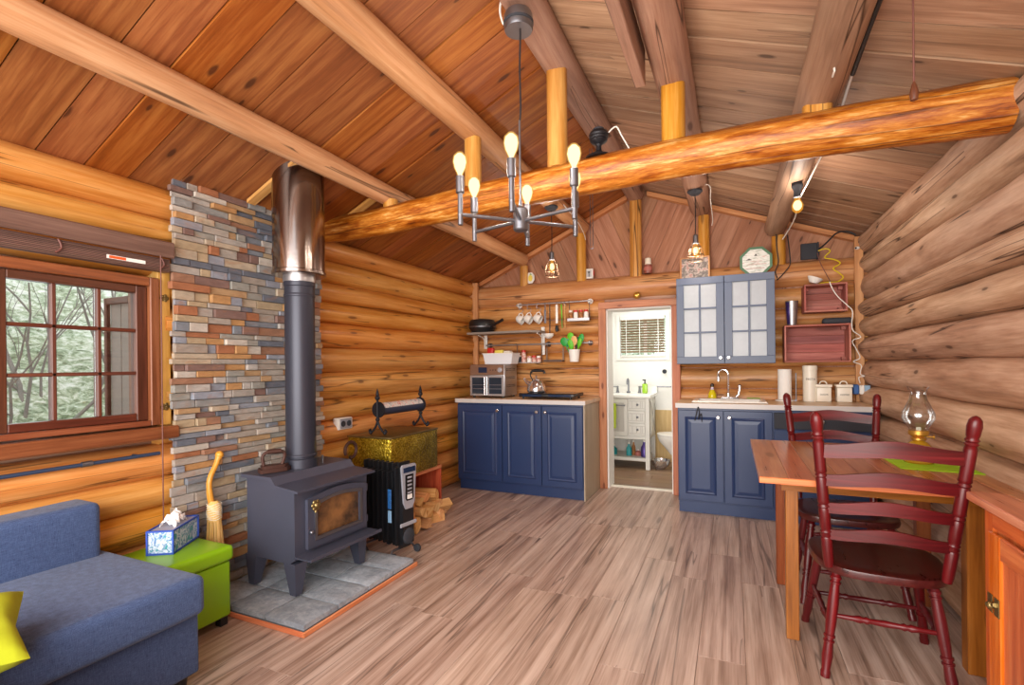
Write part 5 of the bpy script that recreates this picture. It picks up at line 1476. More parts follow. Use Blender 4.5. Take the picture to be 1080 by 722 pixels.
# ------------------------------------------------------------------ wall cabinet with glass doors
t = thing('wall_cabinet', 'slate blue wall cabinet with two glazed doors over the sink', 'cabinet', (-.06, 4.78, 1.265))
X0, X1, Z0, Z1, YW = -.452, .332, 1.265, 2.03, 4.64
mb = MB()
for q in ((X0, X0 + .018, Z0, Z1), (X1 - .018, X1, Z0, Z1), (X0 + .018, X1 - .018, Z0, Z0 + .018), (X0 + .018, X1 - .018, Z1 - .018, Z1), (X0 + .018, X1 - .018, 1.63, 1.645)): mb.box(q[0], q[1], YW + .001, 4.975, q[2], q[3])
mb.box(X0 + .018, X1 - .018, 4.96, 4.975, Z0 + .018, Z1 - .018); mb.build('carcass', M['slate_blue'], t, smooth=0)
xm = -.058
for s, (a, b) in enumerate(((X0 + .002, xm - .002), (xm + .002, X1 - .002))):
    mb = MB(); f = .062; c, e = Z0 + .002, Z1 - .002
    for q in ((a, b, c, c + f), (a, b, e - f, e), (a, a + f, c + f, e - f), (b - f, b, c + f, e - f)): mb.box(q[0], q[1], YW - .02, YW, q[2], q[3], b=.002)
    d = mb.build('door', M['slate_blue'], t, smooth=0)
    mb = MB(); xc = (a + b) / 2
    mb.box(xc - .008, xc + .008, YW - .017, YW - .004, c + f, e - f, b=.002)
    for k in (1, 2):
        z = c + f + (e - c - 2 * f) * k / 3; mb.box(a + f, b - f, YW - .0165, YW - .0045, z - .008, z + .008, b=.002)
    mb.build('muntins', M['slate_blue'], d, smooth=0)
    mb = MB(); mb.box(a + f - .004, b - f + .004, YW - .004, YW - .0005, c + f - .004, e - f + .004); mb.build('glass', M['frost'], d, smooth=0)
    knob(d, b - .03 if s == 0 else a + .03, YW - .02, c + .05)

# crates
def crate(x0, x1, z0, z1, y0, lab):
    t = thing('wooden_crate', lab, 'crate', ((x0 + x1) / 2, (y0 + 4.97) / 2, z0), 0, 'red wooden crates fixed to the wall')
    y1 = 4.975; w = .014
    for nm, q in (('bottom_board', (x0, x1, z0, z0 + w)), ('top_board', (x0, x1, z1 - w, z1)), ('side_board', (x0, x0 + w, z0 + w, z1 - w)), ('side_board', (x1 - w, x1, z0 + w, z1 - w))):
        mb = MB(); mb.box(q[0], q[1], y0, y1 - .013, q[2], q[3], b=.002); mb.build(nm, M['crate'], t, smooth=0)
    n = 4; h = (z1 - z0 - 2 * w) / n
    mb = MB()
    for k in range(n): mb.box(x0 + w, x1 - w, y1 - .012, y1, z0 + w + h * k + .001, z0 + w + h * (k + 1) - .001, b=.001, u=(1, 0, 0))
    mb.build('back_slats', M['crate'], t, smooth=0)
    mb = MB()
    for x in (x0 + w, x1 - w - .03):
        for z in (z0 + w, z1 - w - .028): mb.prism([(x, y1 - .013, z), (x + .03, y1 - .013, z), (x + .03, y1 - .013, z + .028), (x, y1 - .013, z + .028)], (0, -.05, 0))
    mb.build('corner_blocks', M['crate'], t, smooth=0)


crate(.41, .888, 1.268, 1.585, 4.78, 'larger red wooden crate on the wall above the white tins')
crate(.56, .868, 1.688, 1.922, 4.78, 'smaller red wooden crate on the wall, the upper one')
t = thing('steel_tumbler', 'purple and steel tumbler standing on the larger wall crate', 'tumbler', (.475, 4.85, 1.586))
mb = MB(); mb.lathe([(0, 0), (.034, 0), (.036, .01), (.048, .20), (.05, .21), (.046, .21), (.034, .02), (0, .02)], n=28); mb.build('cup', M['brushed'], t, world=False)
mb = MB()
vs = []; fs = []
for k in range(8):
    a = math.radians(150 + 90 * k / 7)
    for r, z in ((.0365, .012), (.0485, .2)): vs.append((r * math.cos(a), r * math.sin(a), z))
for k in range(7): fs.append((2 * k, 2 * k + 2, 2 * k + 3, 2 * k + 1))
mb.raw(vs, fs); o = mb.build('purple_band', M['purple'], t, world=False); md = o.modifiers.new('s', 'SOLIDIFY'); md.thickness = .001; md.offset = 1
t = thing('speaker', 'dark oblong speaker lying on the larger wall crate', 'speaker', (.80, 4.87, 1.586))
mb = MB(); mb.box(.70, .915, 4.84, 4.92, 1.5865, 1.64, b=.024, seg=4); mb.build('body', M['charcoal'], t, smooth=50)
t = thing('white_dish', 'small white dish tilted on top of the upper wall crate', 'dish', (.635, 4.86, 1.923))
mb = MB(); mb.lathe([(0, 0), (.03, 0), (.062, .045), (.059, .045), (.028, .006), (0, .006)], n=24, M=Matrix.Translation((0, 0, .018)) @ Matrix.Rotation(math.radians(22), 4, 'Y')); mb.build('bowl', M['white'], t, world=False)

# things on the right counter
t = thing('paper_towel_roll', 'white paper towel roll on its stand beside the tall canister', 'paper towel', (.415, 4.86, CZ + .001))
mb = MB(); mb.lathe([(0, 0), (.075, 0), (.075, .01), (0, .012)], n=28); mb.build('stand', M['white'], t, world=False)
mb = MB(); mb.lathe([(0, .013), (.053, .013), (.053, .275), (.02, .275), (.02, .27), (0, .27)], n=32); mb.build('roll', M['white_matte'], t, world=False)
mb = MB(); mb.cyl((.085, -.01, .01), (.085, -.01, .24), .005); mb.box(.065, .09, -.02, .0, .001, .012); mb.build('arm', M['nickel'], t, world=False)


def ctext(s, size, x, y, z, parent): return text('lettering', s, size, (x, y, z), (PI / 2, 0, 0), M['ink'], parent)


t = thing('tall_canister', 'tall cream canister lettered for pasta on the right countertop', 'canister', (.605, 4.86, CZ + .001))
mb = MB(); mb.lathe([(0, 0), (.054, 0), (.054, .262), (0, .262)], n=32); mb.build('body', M['cream'], t, world=False)
mb = MB(); mb.lathe([(.056, .263), (.057, .30), (.05, .306), (0, .307)], n=32); mb.build('lid', M['cream'], t, world=False)
ctext('PASTA', .024, .603, 4.8055, CZ + .19, t)
for x, s, lab in ((.70, 'SUGAR', 'cream lidded storage tin lettered SUGAR, beside the tall canister'), (.845, 'COFFEE', 'cream lidded storage tin lettered COFFEE, nearest the corner')):
    t = thing('storage_tin', lab, 'tin', (x, 4.86, CZ + .001), 0, 'cream storage tins')
    mb = MB(); mb.box(-.053, .053, -.05, .05, 0, .122, b=.008, seg=2); mb.build('body', M['cream'], t, world=False, smooth=30)
    mb = MB(); mb.box(-.059, .059, -.056, .056, .123, .146, b=.006, seg=2); l = mb.build('lid', M['cream'], t, world=False, smooth=30)
    mb = MB(); mb.tube(arc((0, 0, .146), .026, 0, PI, 10, 'xz'), .005, 8); mb.build('handle', M['cream'], l, world=False)
    ctext(s, .019, x, 4.8092, CZ + .062, t)
t = thing('plug_adapter', 'blue and white power adapter with plugs in the corner', 'power adapter', (.95, 4.80, 1.0))
mb = MB(); mb.box(.915, .955, 4.87, 4.93, 1.0, 1.08, b=.006); mb.build('outlet_box', plain('blue outlet box', '#2c5c9c', .4), t, smooth=0)
mb = MB(); mb.box(.956, .99, 4.85, 4.92, 1.0, 1.075, b=.006); mb.build('plug', M['white'], t, smooth=0)
mb = MB(); mb.box(.991, 1.03, 4.85, 4.91, 1.02, 1.075, b=.005); mb.build('charger', plain('pale blue adapter', '#8fb0cc', .4), t, smooth=0)
# dark pull strings on the sink cabinet door
t = thing('door_string', 'dark looped string hanging on the sink cabinet door', 'string', (-.26, YC - .03, .8))
mb = MB(); mb.tube(smooth_path([(-.29, YC - .033, .79), (-.275, YC - .034, .86), (-.262, YC - .036, .905), (-.255, YC - .036, .86), (-.262, YC - .034, .80), (-.24, YC - .034, .85), (-.235, YC - .033, .78)], 5), .004, 6); mb.build('loop', M['cord_black'], t)
# ------------------------------------------------------------------ dining table
TZ = .787; TX0, TX1, TY0, TY1 = .10, .972, 2.335, 3.455
t = thing('dining_table', 'reddish plank dining table against the weathered log wall', 'table', (.55, 2.9, 0))
mb = MB(); random.seed(19); x = TX0
while x < TX1 - .01:
    w = min(random.uniform(.085, .125), TX1 - x)
    if TX1 - x - w < .04: w = TX1 - x
    mb.box(x + .0008, x + w - .0008, TY0, TY1, TZ - .026, TZ, b=.002, u=(0, 1, 0)); x += w
mb.build('tabletop', M['table_top'], t, smooth=0)
mb = MB(); mb.box(TX0 + .0, TX1, TY0 - .006, TY0 - .0005, TZ - .027, TZ - .001, b=.002); mb.build('front_edge', M['sideboard'], t, smooth=0)
mb = MB()
for q in ((.275, .86, 2.56, 2.585), (.275, .86, 3.20, 3.225), (.215, .24, 2.59, 3.2), (.885, .91, 2.62, 3.2)): mb.box(q[0], q[1], q[2], q[3], TZ - .10, TZ - .0265)
mb.box(.20, .93, 2.545, 2.56, TZ - .10, TZ - .0265)
mb.build('apron', M['table_leg'], t, smooth=0)
for x, y, w, m in ((.243, 2.592, .026, 'table_leg'), (.892, 2.588, .034, 'table_leg'), (.248, 3.205, .026, 'table_dark'), (.895, 3.205, .03, 'table_dark')):
    mb = MB(); mb.box(x - w, x + w, y - w * .9, y + w * .9, .001, TZ - .0268, b=.003); mb.build('leg', M[m], t, smooth=0)

# ------------------------------------------------------------------ ladder-back chairs
def turned(mb, p0, p1, prof, n=14):
    p0, p1 = V(p0), V(p1); mb.tube([p0 + (p1 - p0) * s for s, r in prof], [r for s, r in prof], n)


LEG = [(0, .016), (.05, .017), (.055, .021), (.075, .021), (.08, .016), (.10, .016), (.105, .020), (.12, .020), (.125, .016), (.3, .0205), (.52, .019), (.60, .0165), (.605, .021), (.625, .021), (.63, .016), (.65, .016), (.655, .0205), (.67, .0205), (.675, .016), (.80, .020), (.93, .015), (.95, .018), (1, .017)]
STR = [(0, .008), (.2, .010), (.27, .015), (.30, .010), (.33, .015), (.36, .010), (.5, .013), (.64, .010), (.67, .015), (.70, .010), (.73, .015), (.8, .010), (1, .008)]
POST = [(0, .016), (.04, .019), (.19, .020), (.20, .0165), (.21, .021), (.225, .0165), (.235, .021), (.245, .0165), (.26, .020), (.38, .020), (.39, .0165), (.40, .0215), (.415, .0165), (.425, .0215), (.44, .02), (.58, .02), (.59, .0165), (.60, .0215), (.615, .0165), (.625, .0215), (.64, .02), (.81, .02), (.83, .0165), (.84, .022), (.852, .0165), (.862, .022), (.875, .017), (.89, .020), (.94, .0225), (.975, .019), (.992, .011), (1, .002)]


def make_chair(label, loc, rz):
    t = thing('dining_chair', label, 'chair', loc, rz, None)
    # seat: a saddled D shape
    mb = MB(); n = 44; rings = []
    def outline(k):
        a = 2 * PI * k / n; c, s = math.cos(a), math.sin(a); e = .62
        x = .235 * math.copysign(abs(c) ** e, c); y = .225 * math.copysign(abs(s) ** e, s)
        x *= 1 - .10 * (-y / .225) if y < 0 else 1 + .04 * (y / .225)
        return x, y
    vs = []; fs = []
    levels = [(.90, .414), (.985, .418), (1.0, .432), (.985, .448), (.93, .452), (.7, .447), (.35, .443)]
    for s, z in levels:
        for k in range(n):
            x, y = outline(k); vs.append((x * s, y * s, z))
    for r in range(len(levels) - 1):
        for k in range(n):
            q = (k + 1) % n; fs.append((r * n + k, r * n + q, (r + 1) * n + q, (r + 1) * n + k))
    fs.append(tuple(reversed(range(n)))); fs.append(tuple(range((len(levels) - 1) * n, len(levels) * n)))
    mb.raw(vs, fs, udir=(0, 1, 0)); mb.build('seat', M['chair_seat'], t, world=False, smooth=40)
    L = {}
    for sx in (-1, 1):
        for nm, top, foot in (('f', (sx * .175, .155, .418), (sx * .232, .265, .001)), ('r', (sx * .155, -.15, .418), (sx * .205, -.20, .001))):
            mb = MB(); turned(mb, top, foot, LEG); mb.build('leg', M['chair'], t, world=False, smooth=60); L[(sx, nm)] = (V(top), V(foot))
    def at(k, s): a, b = L[k]; return a + (b - a) * s
    for sx in (-1, 1):
        mb = MB(); turned(mb, at((sx, 'f'), .50), at((sx, 'r'), .52), STR); mb.build('stretcher', M['chair'], t, world=False, smooth=60)
    for k, s in (('f', .60), ('r', .42)):
        mb = MB(); turned(mb, at((-1, k), s), at((1, k), s), STR); mb.build('stretcher', M['chair'], t, world=False, smooth=60)
    b0, b1 = V((.186, -.188, .447)), V((.238, -.302, 1.078))
    for sx in (-1, 1):
        mb = MB(); turned(mb, (b0.x * sx, b0.y, b0.z), (b1.x * sx, b1.y, b1.z), POST); mb.build('back_post', M['chair'], t, world=False, smooth=60)
    for z, h in ((.935, .062), (.818, .054), (.705, .050), (.595, .048)):
        s = (z - b0.z) / (b1.z - b0.z); xx = b0.x + (b1.x - b0.x) * s; yy = b0.y + (b1.y - b0.y) * s
        mb = MB(); vs = []; fs = []; m = 24
        for k in range(m + 1):
            u = k / m * 2 - 1; X = u * (xx - .004); Y_ = yy - .028 * (1 - u * u)
            rise = .012 * math.cos(u * PI * 1.0) + .002; hb = h / 2 * (1 - .10 * abs(u))
            low = .009 * math.cos(u * PI * .95)
            for dy, dz in ((-.007, low - hb), (.007, low - hb), (.007, rise + hb * .85), (-.007, rise + hb * .85)): vs.append((X, Y_ + dy, z + dz))
        for k in range(m):
            for q in range(4):
                w = (q + 1) % 4; fs.append((k * 4 + q, k * 4 + w, k * 4 + 4 + w, k * 4 + 4 + q))
        fs += [(3, 2, 1, 0), (m * 4, m * 4 + 1, m * 4 + 2, m * 4 + 3)]
        mb.raw(vs, fs); mb.build('ladder_slat', M['chair'], t, world=False, smooth=40)
    return t


c1 = make_chair('mahogany ladder-back chair at the near end of table, nearest the floor lamp-lit front', (.54, 2.515, 0), math.radians(-1.5))
c1['label'] = 'dark red ladder-back chair with its back to the viewer, in front of the table'
dup(c1, (.556, 3.245, 0), math.radians(181.5), 'dark red ladder-back chair facing the viewer from behind the table')

# placemat and oil lamp
mb = MB(); mb.prism([(.685, 2.72, TZ + .0008), (.968, 2.695, TZ + .0008), (.965, 3.02, TZ + .0008), (.68, 3.045, TZ + .0008)], (0, 0, .003))
tag(mb.build('placemat', M['mat_green'], smooth=0), 'bright lime green placemat on the table under the oil lamp', 'placemat')
t = thing('oil_lamp', 'clear glass oil lamp with brass burner standing on the lime placemat', 'oil lamp', (.80, 2.90, TZ + .004))
mb = MB(); mb.lathe([(0, 0), (.055, 0), (.058, .006), (.05, .02), (.058, .045), (.056, .07), (.035, .095), (.022, .105)], n=28); mb.build('font', plain('amber lamp oil', '#a07818', .15, Coat_Weight=.3), t, world=False)
mb = MB(); mb.lathe([(.022, .105), (.03, .108), (.03, .116), (.022, .12), (.034, .128), (.04, .134), (.04, .15), (.036, .152), (0, .152)], n=24); mb.cyl((.03, 0, .122), (.055, 0, .122), .004); mb.lathe([(0, 0), (.01, 0), (.01, .004), (0, .004)], c=(.055, 0, .122), axis=(1, 0, 0), n=12); mb.build('burner', M['brass_plain'], t, world=False)
mb = MB(); mb.lathe([(.034, .152), (.036, .16), (.052, .185), (.064, .21), (.062, .235), (.047, .27), (.034, .30), (.031, .325), (.035, .345), (.043, .357)], n=32); ch = mb.build('chimney', M['glass_lamp'], t, world=False)
mb = MB(); mb.box(-.009, .009, -.002, .002, .152, .166); mb.build('wick', M['cream'], t, world=False, smooth=0)

# sideboard at the right edge
t = thing('sideboard', 'varnished reddish wood sideboard with brass latch at the table end', 'sideboard', (.85, 1.65, 0))
X0, X1, Y0, Y1, ZT = .735, .965, 1.2, 2.055, .84
mb = MB()
for q in ((X0 - .035, .80), (.8015, .90), (.9015, X1 + .005)): mb.box(q[0], q[1], Y0 - .02, Y1 + .035, ZT - .028, ZT, b=.004, u=(0, 1, 0))
mb.build('top', M['table_top'], t, smooth=0)
mb = MB(); mb.box(X0 + .012, X1, Y0, Y1, .001, ZT - .0285, u=(0, 0, 1)); mb.build('carcass', M['sideboard'], t, smooth=0)
mb = MB(); mb.box(X0, X0 + .0115, Y1 - .05, Y1, .001, ZT - .0285, u=(0, 0, 1)); mb.box(X0, X0 + .0115, Y0, Y0 + .06, .001, ZT - .0285, u=(0, 0, 1)); mb.box(X0, X0 + .0115, Y0 + .06, Y1 - .05, ZT - .09, ZT - .0285, u=(0, 1, 0)); mb.build('face_frame', M['sideboard'], t, smooth=0)
mb = MB(); mb.box(X0 - .012, X0 + .0, Y1 - .125, Y1 - .052, .05, ZT - .10, b=.003, u=(0, 0, 1)); mb.box(X0 - .012, X0, Y0 + .065, Y0 + .14, .05, ZT - .10, b=.003, u=(0, 0, 1)); mb.box(X0 - .012, X0, Y0 + .14, Y1 - .125, ZT - .17, ZT - .10, b=.003, u=(0, 1, 0)); mb.box(X0 - .004, X0 + .002, Y0 + .14, Y1 - .125, .05, ZT - .17, u=(0, 0, 1)); d = mb.build('door', M['sideboard'], t, smooth=0)
mb = MB(); zl = .52
for k in range(2): mb.box(X0 - .0155, X0 - .0125, Y1 - .125 + .042 * k, Y1 - .095 + .042 * k, zl - .025, zl + .03, b=.001)
mb.ball((X0 - .02, Y1 - .085, zl), .012, 10); mb.cyl((X0 - .018, Y1 - .11, zl + .01), (X0 - .018, Y1 - .06, zl - .008), .006); mb.build('latch', M['brass_old'], d, smooth=30)
# ------------------------------------------------------------------ chandelier
HX, HY = -.877, 2.07
t = thing('chandelier', 'six armed satin steel chandelier with bare lit bulbs hanging from ridge log', 'chandelier', (HX, HY, 2.83))
mb = MB(); mb.lathe([(0, -.03), (.062, -.03), (.066, -.02), (.066, .035), (.06, .05), (0, .05)], n=32); mb.build('canopy', M['nickel'], t, world=False)
mb = MB(); mb.lathe([(.0665, -.004), (.069, -.004), (.069, .008), (.0665, .008)], n=32); mb.build('canopy_ring', M['charcoal'], t, world=False)
mb = MB(); mb.tube(smooth_path([(.012, -.01, -.03), (.012, -.01, -.08), (.004, 0, -.2), (.006, 0, -.38), (0, 0, -.45)], 6), .0045, 8); mb.build('cord', M['cord_black'], t, world=False)
mb = MB(); mb.cyl((0, 0, -.44), (0, 0, -.83), .005); mb.build('stem', M['nickel'], t, world=False)
mb = MB(); mb.lathe([(0, -.945), (.030, -.945), (.034, -.94), (.034, -.85), (.028, -.842), (.010, -.835), (.006, -.80), (0, -.80)], n=24); mb.build('hub', M['nickel'], t, world=False)
bulb_pts = []
for k in range(6):
    a = math.radians(-74 + 60 * k); c, s = math.cos(a), math.sin(a); R = .285
    mb = MB(); mb.cyl((.03 * c, .03 * s, -.90), (R * c, R * s, -.90), .0085); mb.ball((R * c, R * s, -.9), .013, 10); mb.build('arm', M['nickel'], t, world=False)
    mb = MB(); mb.cyl((R * c, R * s, -.945), (R * c, R * s, -.80), .0115); so = mb.build('candle_tube', M['nickel'], t, world=False)
    mbx = MB(); mbx.lathe([(.012, -.81), (.0185, -.805), (.0185, -.735), (.016, -.732), (0, -.732)], c=(R * c, R * s, 0), n=18); mbx.build('socket', M['nickel'], t, world=False)
    mb = MB(); mb.lathe([(.013, -.735), (.015, -.72), (.027, -.695), (.032, -.67), (.028, -.645), (.014, -.63), (0, -.627)], c=(R * c, R * s, 0), n=22); b_ = mb.build('bulb', M['bulb'], t, world=False)
    mb = MB(); mb.lathe([(0, -.728), (.009, -.724), (.022, -.695), (.0275, -.67), (.0235, -.648), (.011, -.635), (0, -.6325)], c=(R * c, R * s, 0), n=20); mb.build('filament', M['bulb_core'], b_, world=False)
    bulb_pts.append((HX + R * c, HY + R * s, 2.83 - .67))

# ------------------------------------------------------------------ cage pendants
def pendant(label, loc, drop):
    x, y, z = loc
    t = thing('cage_pendant', label, 'pendant lamp', loc, 0, 'wire cage pendants over the kitchen')
    mb = MB(); mb.lathe([(0, -.035), (.035, -.035), (.055, -.015), (.06, -.012), (.06, -.002), (0, -.002)], n=24); mb.build('canopy', M['charcoal'], t, world=False)
    mb = MB(); mb.tube([(0, 0, -.034), (.003, 0, -drop * .5), (0, 0, -drop + .1)], .004, 6); mb.build('cord', M['cord_black'], t, world=False)
    mb = MB(); mb.lathe([(0, .11), (.01, .105), (.02, .095), (.02, .04), (.026, .036), (.026, .03), (0, .03)], c=(0, 0, -drop), n=18); mb.build('socket', M['nickel'], t, world=False)
    mb = MB(); mb.lathe([(.012, .03), (.018, .015), (.030, -.03), (.026, -.06), (.012, -.08), (0, -.083)], c=(0, 0, -drop), n=20); b_ = mb.build('bulb', M['bulb_amber'], t, world=False)
    mb = MB(); mb.ball((0, 0, -drop - .03), .021, 12, (1, 1, 1.6)); mb.build('filament', M['bulb_core'], b_, world=False)
    mb = MB()
    for k in range(8):
        a = 2 * PI * k / 8; c, s = math.cos(a), math.sin(a)
        mb.tube([(.024 * c, .024 * s, -drop + .035), (.05 * c, .05 * s, -drop - .02), (.062 * c, .062 * s, -drop - .075), (.058 * c, .058 * s, -drop - .115)], .002, 5)
    for r, zz in ((.044, -.005), (.060, -.065), (.059, -.112)):
        mb.tube([(r * math.cos(2 * PI * q / 20), r * math.sin(2 * PI * q / 20), -drop + zz) for q in range(21)], .0024, 5)
    mb.build('wire_cage', plain('bronze cage wire', '#6e5a48', .4, .8), t, world=False)
    return (x, y, z - drop - .03)


pb = [pendant('wire cage pendant hanging over the oven end of the kitchen', (-1.435, 4.08, 2.66), .50), pendant('wire cage pendant hanging over the slate blue wall cabinet', (-.262, 4.26, 2.675), .46)]
t = thing('bare_bulb_pendant', 'bare amber bulb on a dark socket hanging below the lowest purlin', 'pendant lamp', (.39, 3.60, 2.41))
mb = MB(); mb.lathe([(0, .0), (.03, -.0), (.034, -.02), (.02, -.05), (.022, -.09), (0, -.09)], n=18); mb.build('socket', M['charcoal'], t, world=False)
mb = MB(); mb.lathe([(.014, -.09), (.018, -.105), (.034, -.14), (.03, -.17), (.014, -.188), (0, -.19)], n=20); b_ = mb.build('bulb', M['bulb_amber'], t, world=False)
mb = MB(); mb.ball((0, 0, -.142), .025, 12, (1, 1, 1.3)); mb.build('filament', M['bulb_core'], b_, world=False)
pb.append((.39, 3.60, 2.27))

# dark finial lamp base on the tie beam
t = thing('iron_finial', 'dark ribbed iron ball on a flared foot standing on the orange beam', 'finial', (-.655, 2.655, 2.395))
mb = MB(); mb.lathe([(0, 0), (.075, 0), (.07, .012), (.03, .03), (.016, .045), (.014, .07), (.02, .08)], n=26); mb.build('foot', M['iron'], t, world=False)
mb = MB(); mb.lathe([(.018, .078), (.04, .09), (.048, .10), (.046, .106), (.052, .115), (.05, .122), (.053, .13), (.05, .138), (.046, .146), (.042, .15), (.03, .152), (.0, .152)], n=26); mb.build('ball', M['iron'], t, world=False)
mb = MB(); mb.lathe([(0, .152), (.032, .152), (.03, .165), (0, .168)], n=20); mb.build('cap', M['charcoal'], t, world=False)

# cords and wires
def cord(name, label, pts, r, m, cat='cord', grp=None):
    mb = MB(); mb.tube(smooth_path(pts, 6), r, 6); return tag(mb.build(name, M[m]), label, cat, grp)


cord('power_cord', 'white wire looping from the iron finial down to the beam', [(-.60, 2.655, 2.53), (-.56, 2.66, 2.555), (-.53, 2.66, 2.50), (-.49, 2.66, 2.42)], .004, 'cord_white')
cord('power_cord', 'white wire running down beside the chandelier canopy', [(-.965, 2.08, 2.99), (-.97, 2.07, 2.92), (-.955, 2.065, 2.86), (-.945, 2.065, 2.845)], .005, 'cord_white')
cord('power_cord', 'white wire curling down the purlin end by the oven pendant', [(-1.36, 4.2, 2.70), (-1.355, 4.6, 2.66), (-1.36, 4.85, 2.60), (-1.37, 4.95, 2.56)], .004, 'cord_white')
cord('power_cord', 'white wire draped over the purlin by the cabinet pendant', [(-.30, 4.27, 2.675), (-.16, 4.3, 2.72), (-.155, 4.6, 2.66), (-.15, 4.9, 2.60), (-.16, 4.97, 2.56)], .004, 'cord_white')
cord('power_cord', 'black cable clipped along the table side of the lowest purlin', [(.468, .5, 2.50), (.472, 1.4, 2.48), (.468, 2.0, 2.49), (.472, 2.46, 2.47)], .009, 'cord_black')
cord('power_cord', 'white cable running along the lowest purlin past the tie beam', [(.478, .5, 2.52), (.482, 1.4, 2.50), (.478, 2.1, 2.51), (.476, 2.46, 2.49), (.478, 2.75, 2.45), (.47, 3.1, 2.42)], .006, 'cord_white')
cord('power_cord', 'white wire twisting around the bare amber bulb to the purlin end', [(.47, 3.1, 2.42), (.44, 3.5, 2.38), (.42, 3.9, 2.36), (.455, 4.3, 2.39), (.46, 4.75, 2.41), (.42, 4.96, 2.36)], .005, 'cord_white')
cord('power_cord', 'black wire hanging down the short gable post beside the octagonal picture', [(.37, 4.955, 2.41), (.375, 4.955, 2.28), (.385, 4.955, 2.16), (.36, 4.95, 2.08), (.375, 4.945, 2.02)], .005, 'cord_black', 'black wires on the gable post')
cord('power_cord', 'black wire looping from the short gable post back to the cabinet', [(.46, 4.98, 2.40), (.475, 4.955, 2.2), (.47, 4.945, 2.12), (.41, 4.945, 2.04), (.37, 4.94, 2.0)], .005, 'cord_black', 'black wires on the gable post')
cord('power_cord', 'black cable arching from the router up to the corner board', [(.69, 4.93, 2.24), (.74, 4.93, 2.28), (.82, 4.93, 2.36), (.90, 4.93, 2.365), (.955, 4.93, 2.33)], .007, 'cord_black')
cord('network_cord', 'tangled yellow cable between the router and the upper crate', [(.685, 4.93, 2.225), (.74, 4.92, 2.235), (.77, 4.915, 2.21), (.73, 4.915, 2.16), (.80, 4.91, 2.135), (.84, 4.91, 2.10), (.79, 4.91, 2.06), (.83, 4.91, 2.02), (.86, 4.91, 1.98), (.82, 4.90, 1.945), (.75, 4.90, 1.945), (.70, 4.89, 1.94), (.66, 4.89, 1.932)], .005, 'cord_yellow')
cord('power_cord', 'thin brown wire hanging from the router to the upper crate', [(.68, 4.94, 2.21), (.70, 4.93, 2.12), (.74, 4.92, 2.02), (.77, 4.91, 1.945)], .003, 'cord_brown')
cord('power_cord', 'curly white cable hanging past both crates to the corner adapter', [(.74, 4.765, 1.93), (.76, 4.765, 1.87), (.80, 4.765, 1.80), (.86, 4.765, 1.73), (.895, 4.765, 1.68), (.89, 4.765, 1.58), (.90, 4.77, 1.52), (.955, 4.79, 1.47), (.90, 4.80, 1.44), (.93, 4.82, 1.37), (.955, 4.83, 1.30), (.91, 4.83, 1.27), (.965, 4.84, 1.24), (.96, 4.85, 1.17), (.99, 4.86, 1.15), (.955, 4.87, 1.14), (.965, 4.88, 1.09)], .004, 'cord_white')
t = thing('pull_cord', 'thin pinkish pull cord with a wooden tassel hanging before the orange beam', 'pull cord', (.55, 2.0, 2.50))
mb = MB(); mb.cyl((0, 0, 0), (0, 0, -.33), .003, n=6); mb.build('cord', M['cord_brown'], t, world=False)
mb = MB(); mb.lathe([(0, -.385), (.010, -.38), (.013, -.36), (.008, -.335), (.003, -.32), (0, -.318)], n=14); mb.build('tassel', M['window_wood'], t, world=False)
t = thing('hook_wires', 'pair of thin steel wires hanging under the orange beam', 'wire', (-.98, 3.7, 2.6))
for i, (x, y, z0, z1) in enumerate(((-.985, 3.7, 2.93, 2.18), (-.965, 3.7, 2.93, 2.18))):
    mb = MB(); mb.cyl((x, y, z0), (x, y, z1), .003, n=6); mb.build('wire', M['nickel'], t)
mb = MB(); mb.tube(arc((-.975, 3.7, 2.17), .012, PI, 2 * PI, 8, 'xz'), .003, 6); mb.build('hook', M['nickel'], t)
SG = 'white staples on the lowest purlin'
for x, y, z, lab in ((.385, 1.80, 2.408, 'white staple in the underside of the lowest purlin, nearer the viewer'), (.375, 2.28, 2.408, 'white staple in the underside of the lowest purlin, nearer the beam')):
    mb = MB(); mb.tube([(x - .003, y - .03, z), (x, y - .022, z - .008), (x, y + .022, z - .008), (x + .003, y + .03, z)], .004, 6); tag(mb.build('cable_staple', M['cord_white']), lab, 'staple', SG)

# ------------------------------------------------------------------ little things on top of the back wall
t = thing('painted_plate', 'small octagonal white plate painted with yellow fruit leaning on the gable', 'plate', (-2.04, 5.075, 2.178))
mb = MB(); o = []
for k in range(8):
    a = PI / 8 + PI / 4 * k; o.append((.052 * math.cos(a), 0, .062 + .066 * math.sin(a)))
mb.prism(o, (0, .008, 0)); mb.build('plate', M['white'], t, world=False, smooth=0)
mb = MB(); o = [(.026 * math.cos(2 * PI * k / 16), -.001, .06 + .036 * math.sin(2 * PI * k / 16)) for k in range(16)]; mb.prism(o, (0, .0008, 0)); mb.build('painted_fruit', M['yellow'], t, world=False, smooth=0)
mb = MB(); mb.prism([(-.01, -.001, .10), (.02, -.001, .096), (.004, -.001, .112)], (0, .0008, 0)); mb.build('painted_leaf', M['green'], t, world=False, smooth=0)
t = thing('small_picture', 'little white framed picture standing beside the yellow gable post', 'picture', (-1.372, 5.075, 2.178))
mb = MB(); mb.box(-.044, .044, 0, .014, .002, .105, b=.003); mb.build('frame', M['white'], t, world=False, smooth=0)
mb = MB(); mb.box(-.028, .028, -.0012, -.0002, .018, .09); mb.build('picture', plain('grey print', '#b9bcc0', .5), t, world=False, smooth=0)
mb = MB(); mb.box(-.004, .004, -.002, -.0013, .02, .065); mb.ball((0, -.0015, .068), .014, 10, (1, .05, .6)); mb.build('print_motif', M['charcoal'], t, world=False)
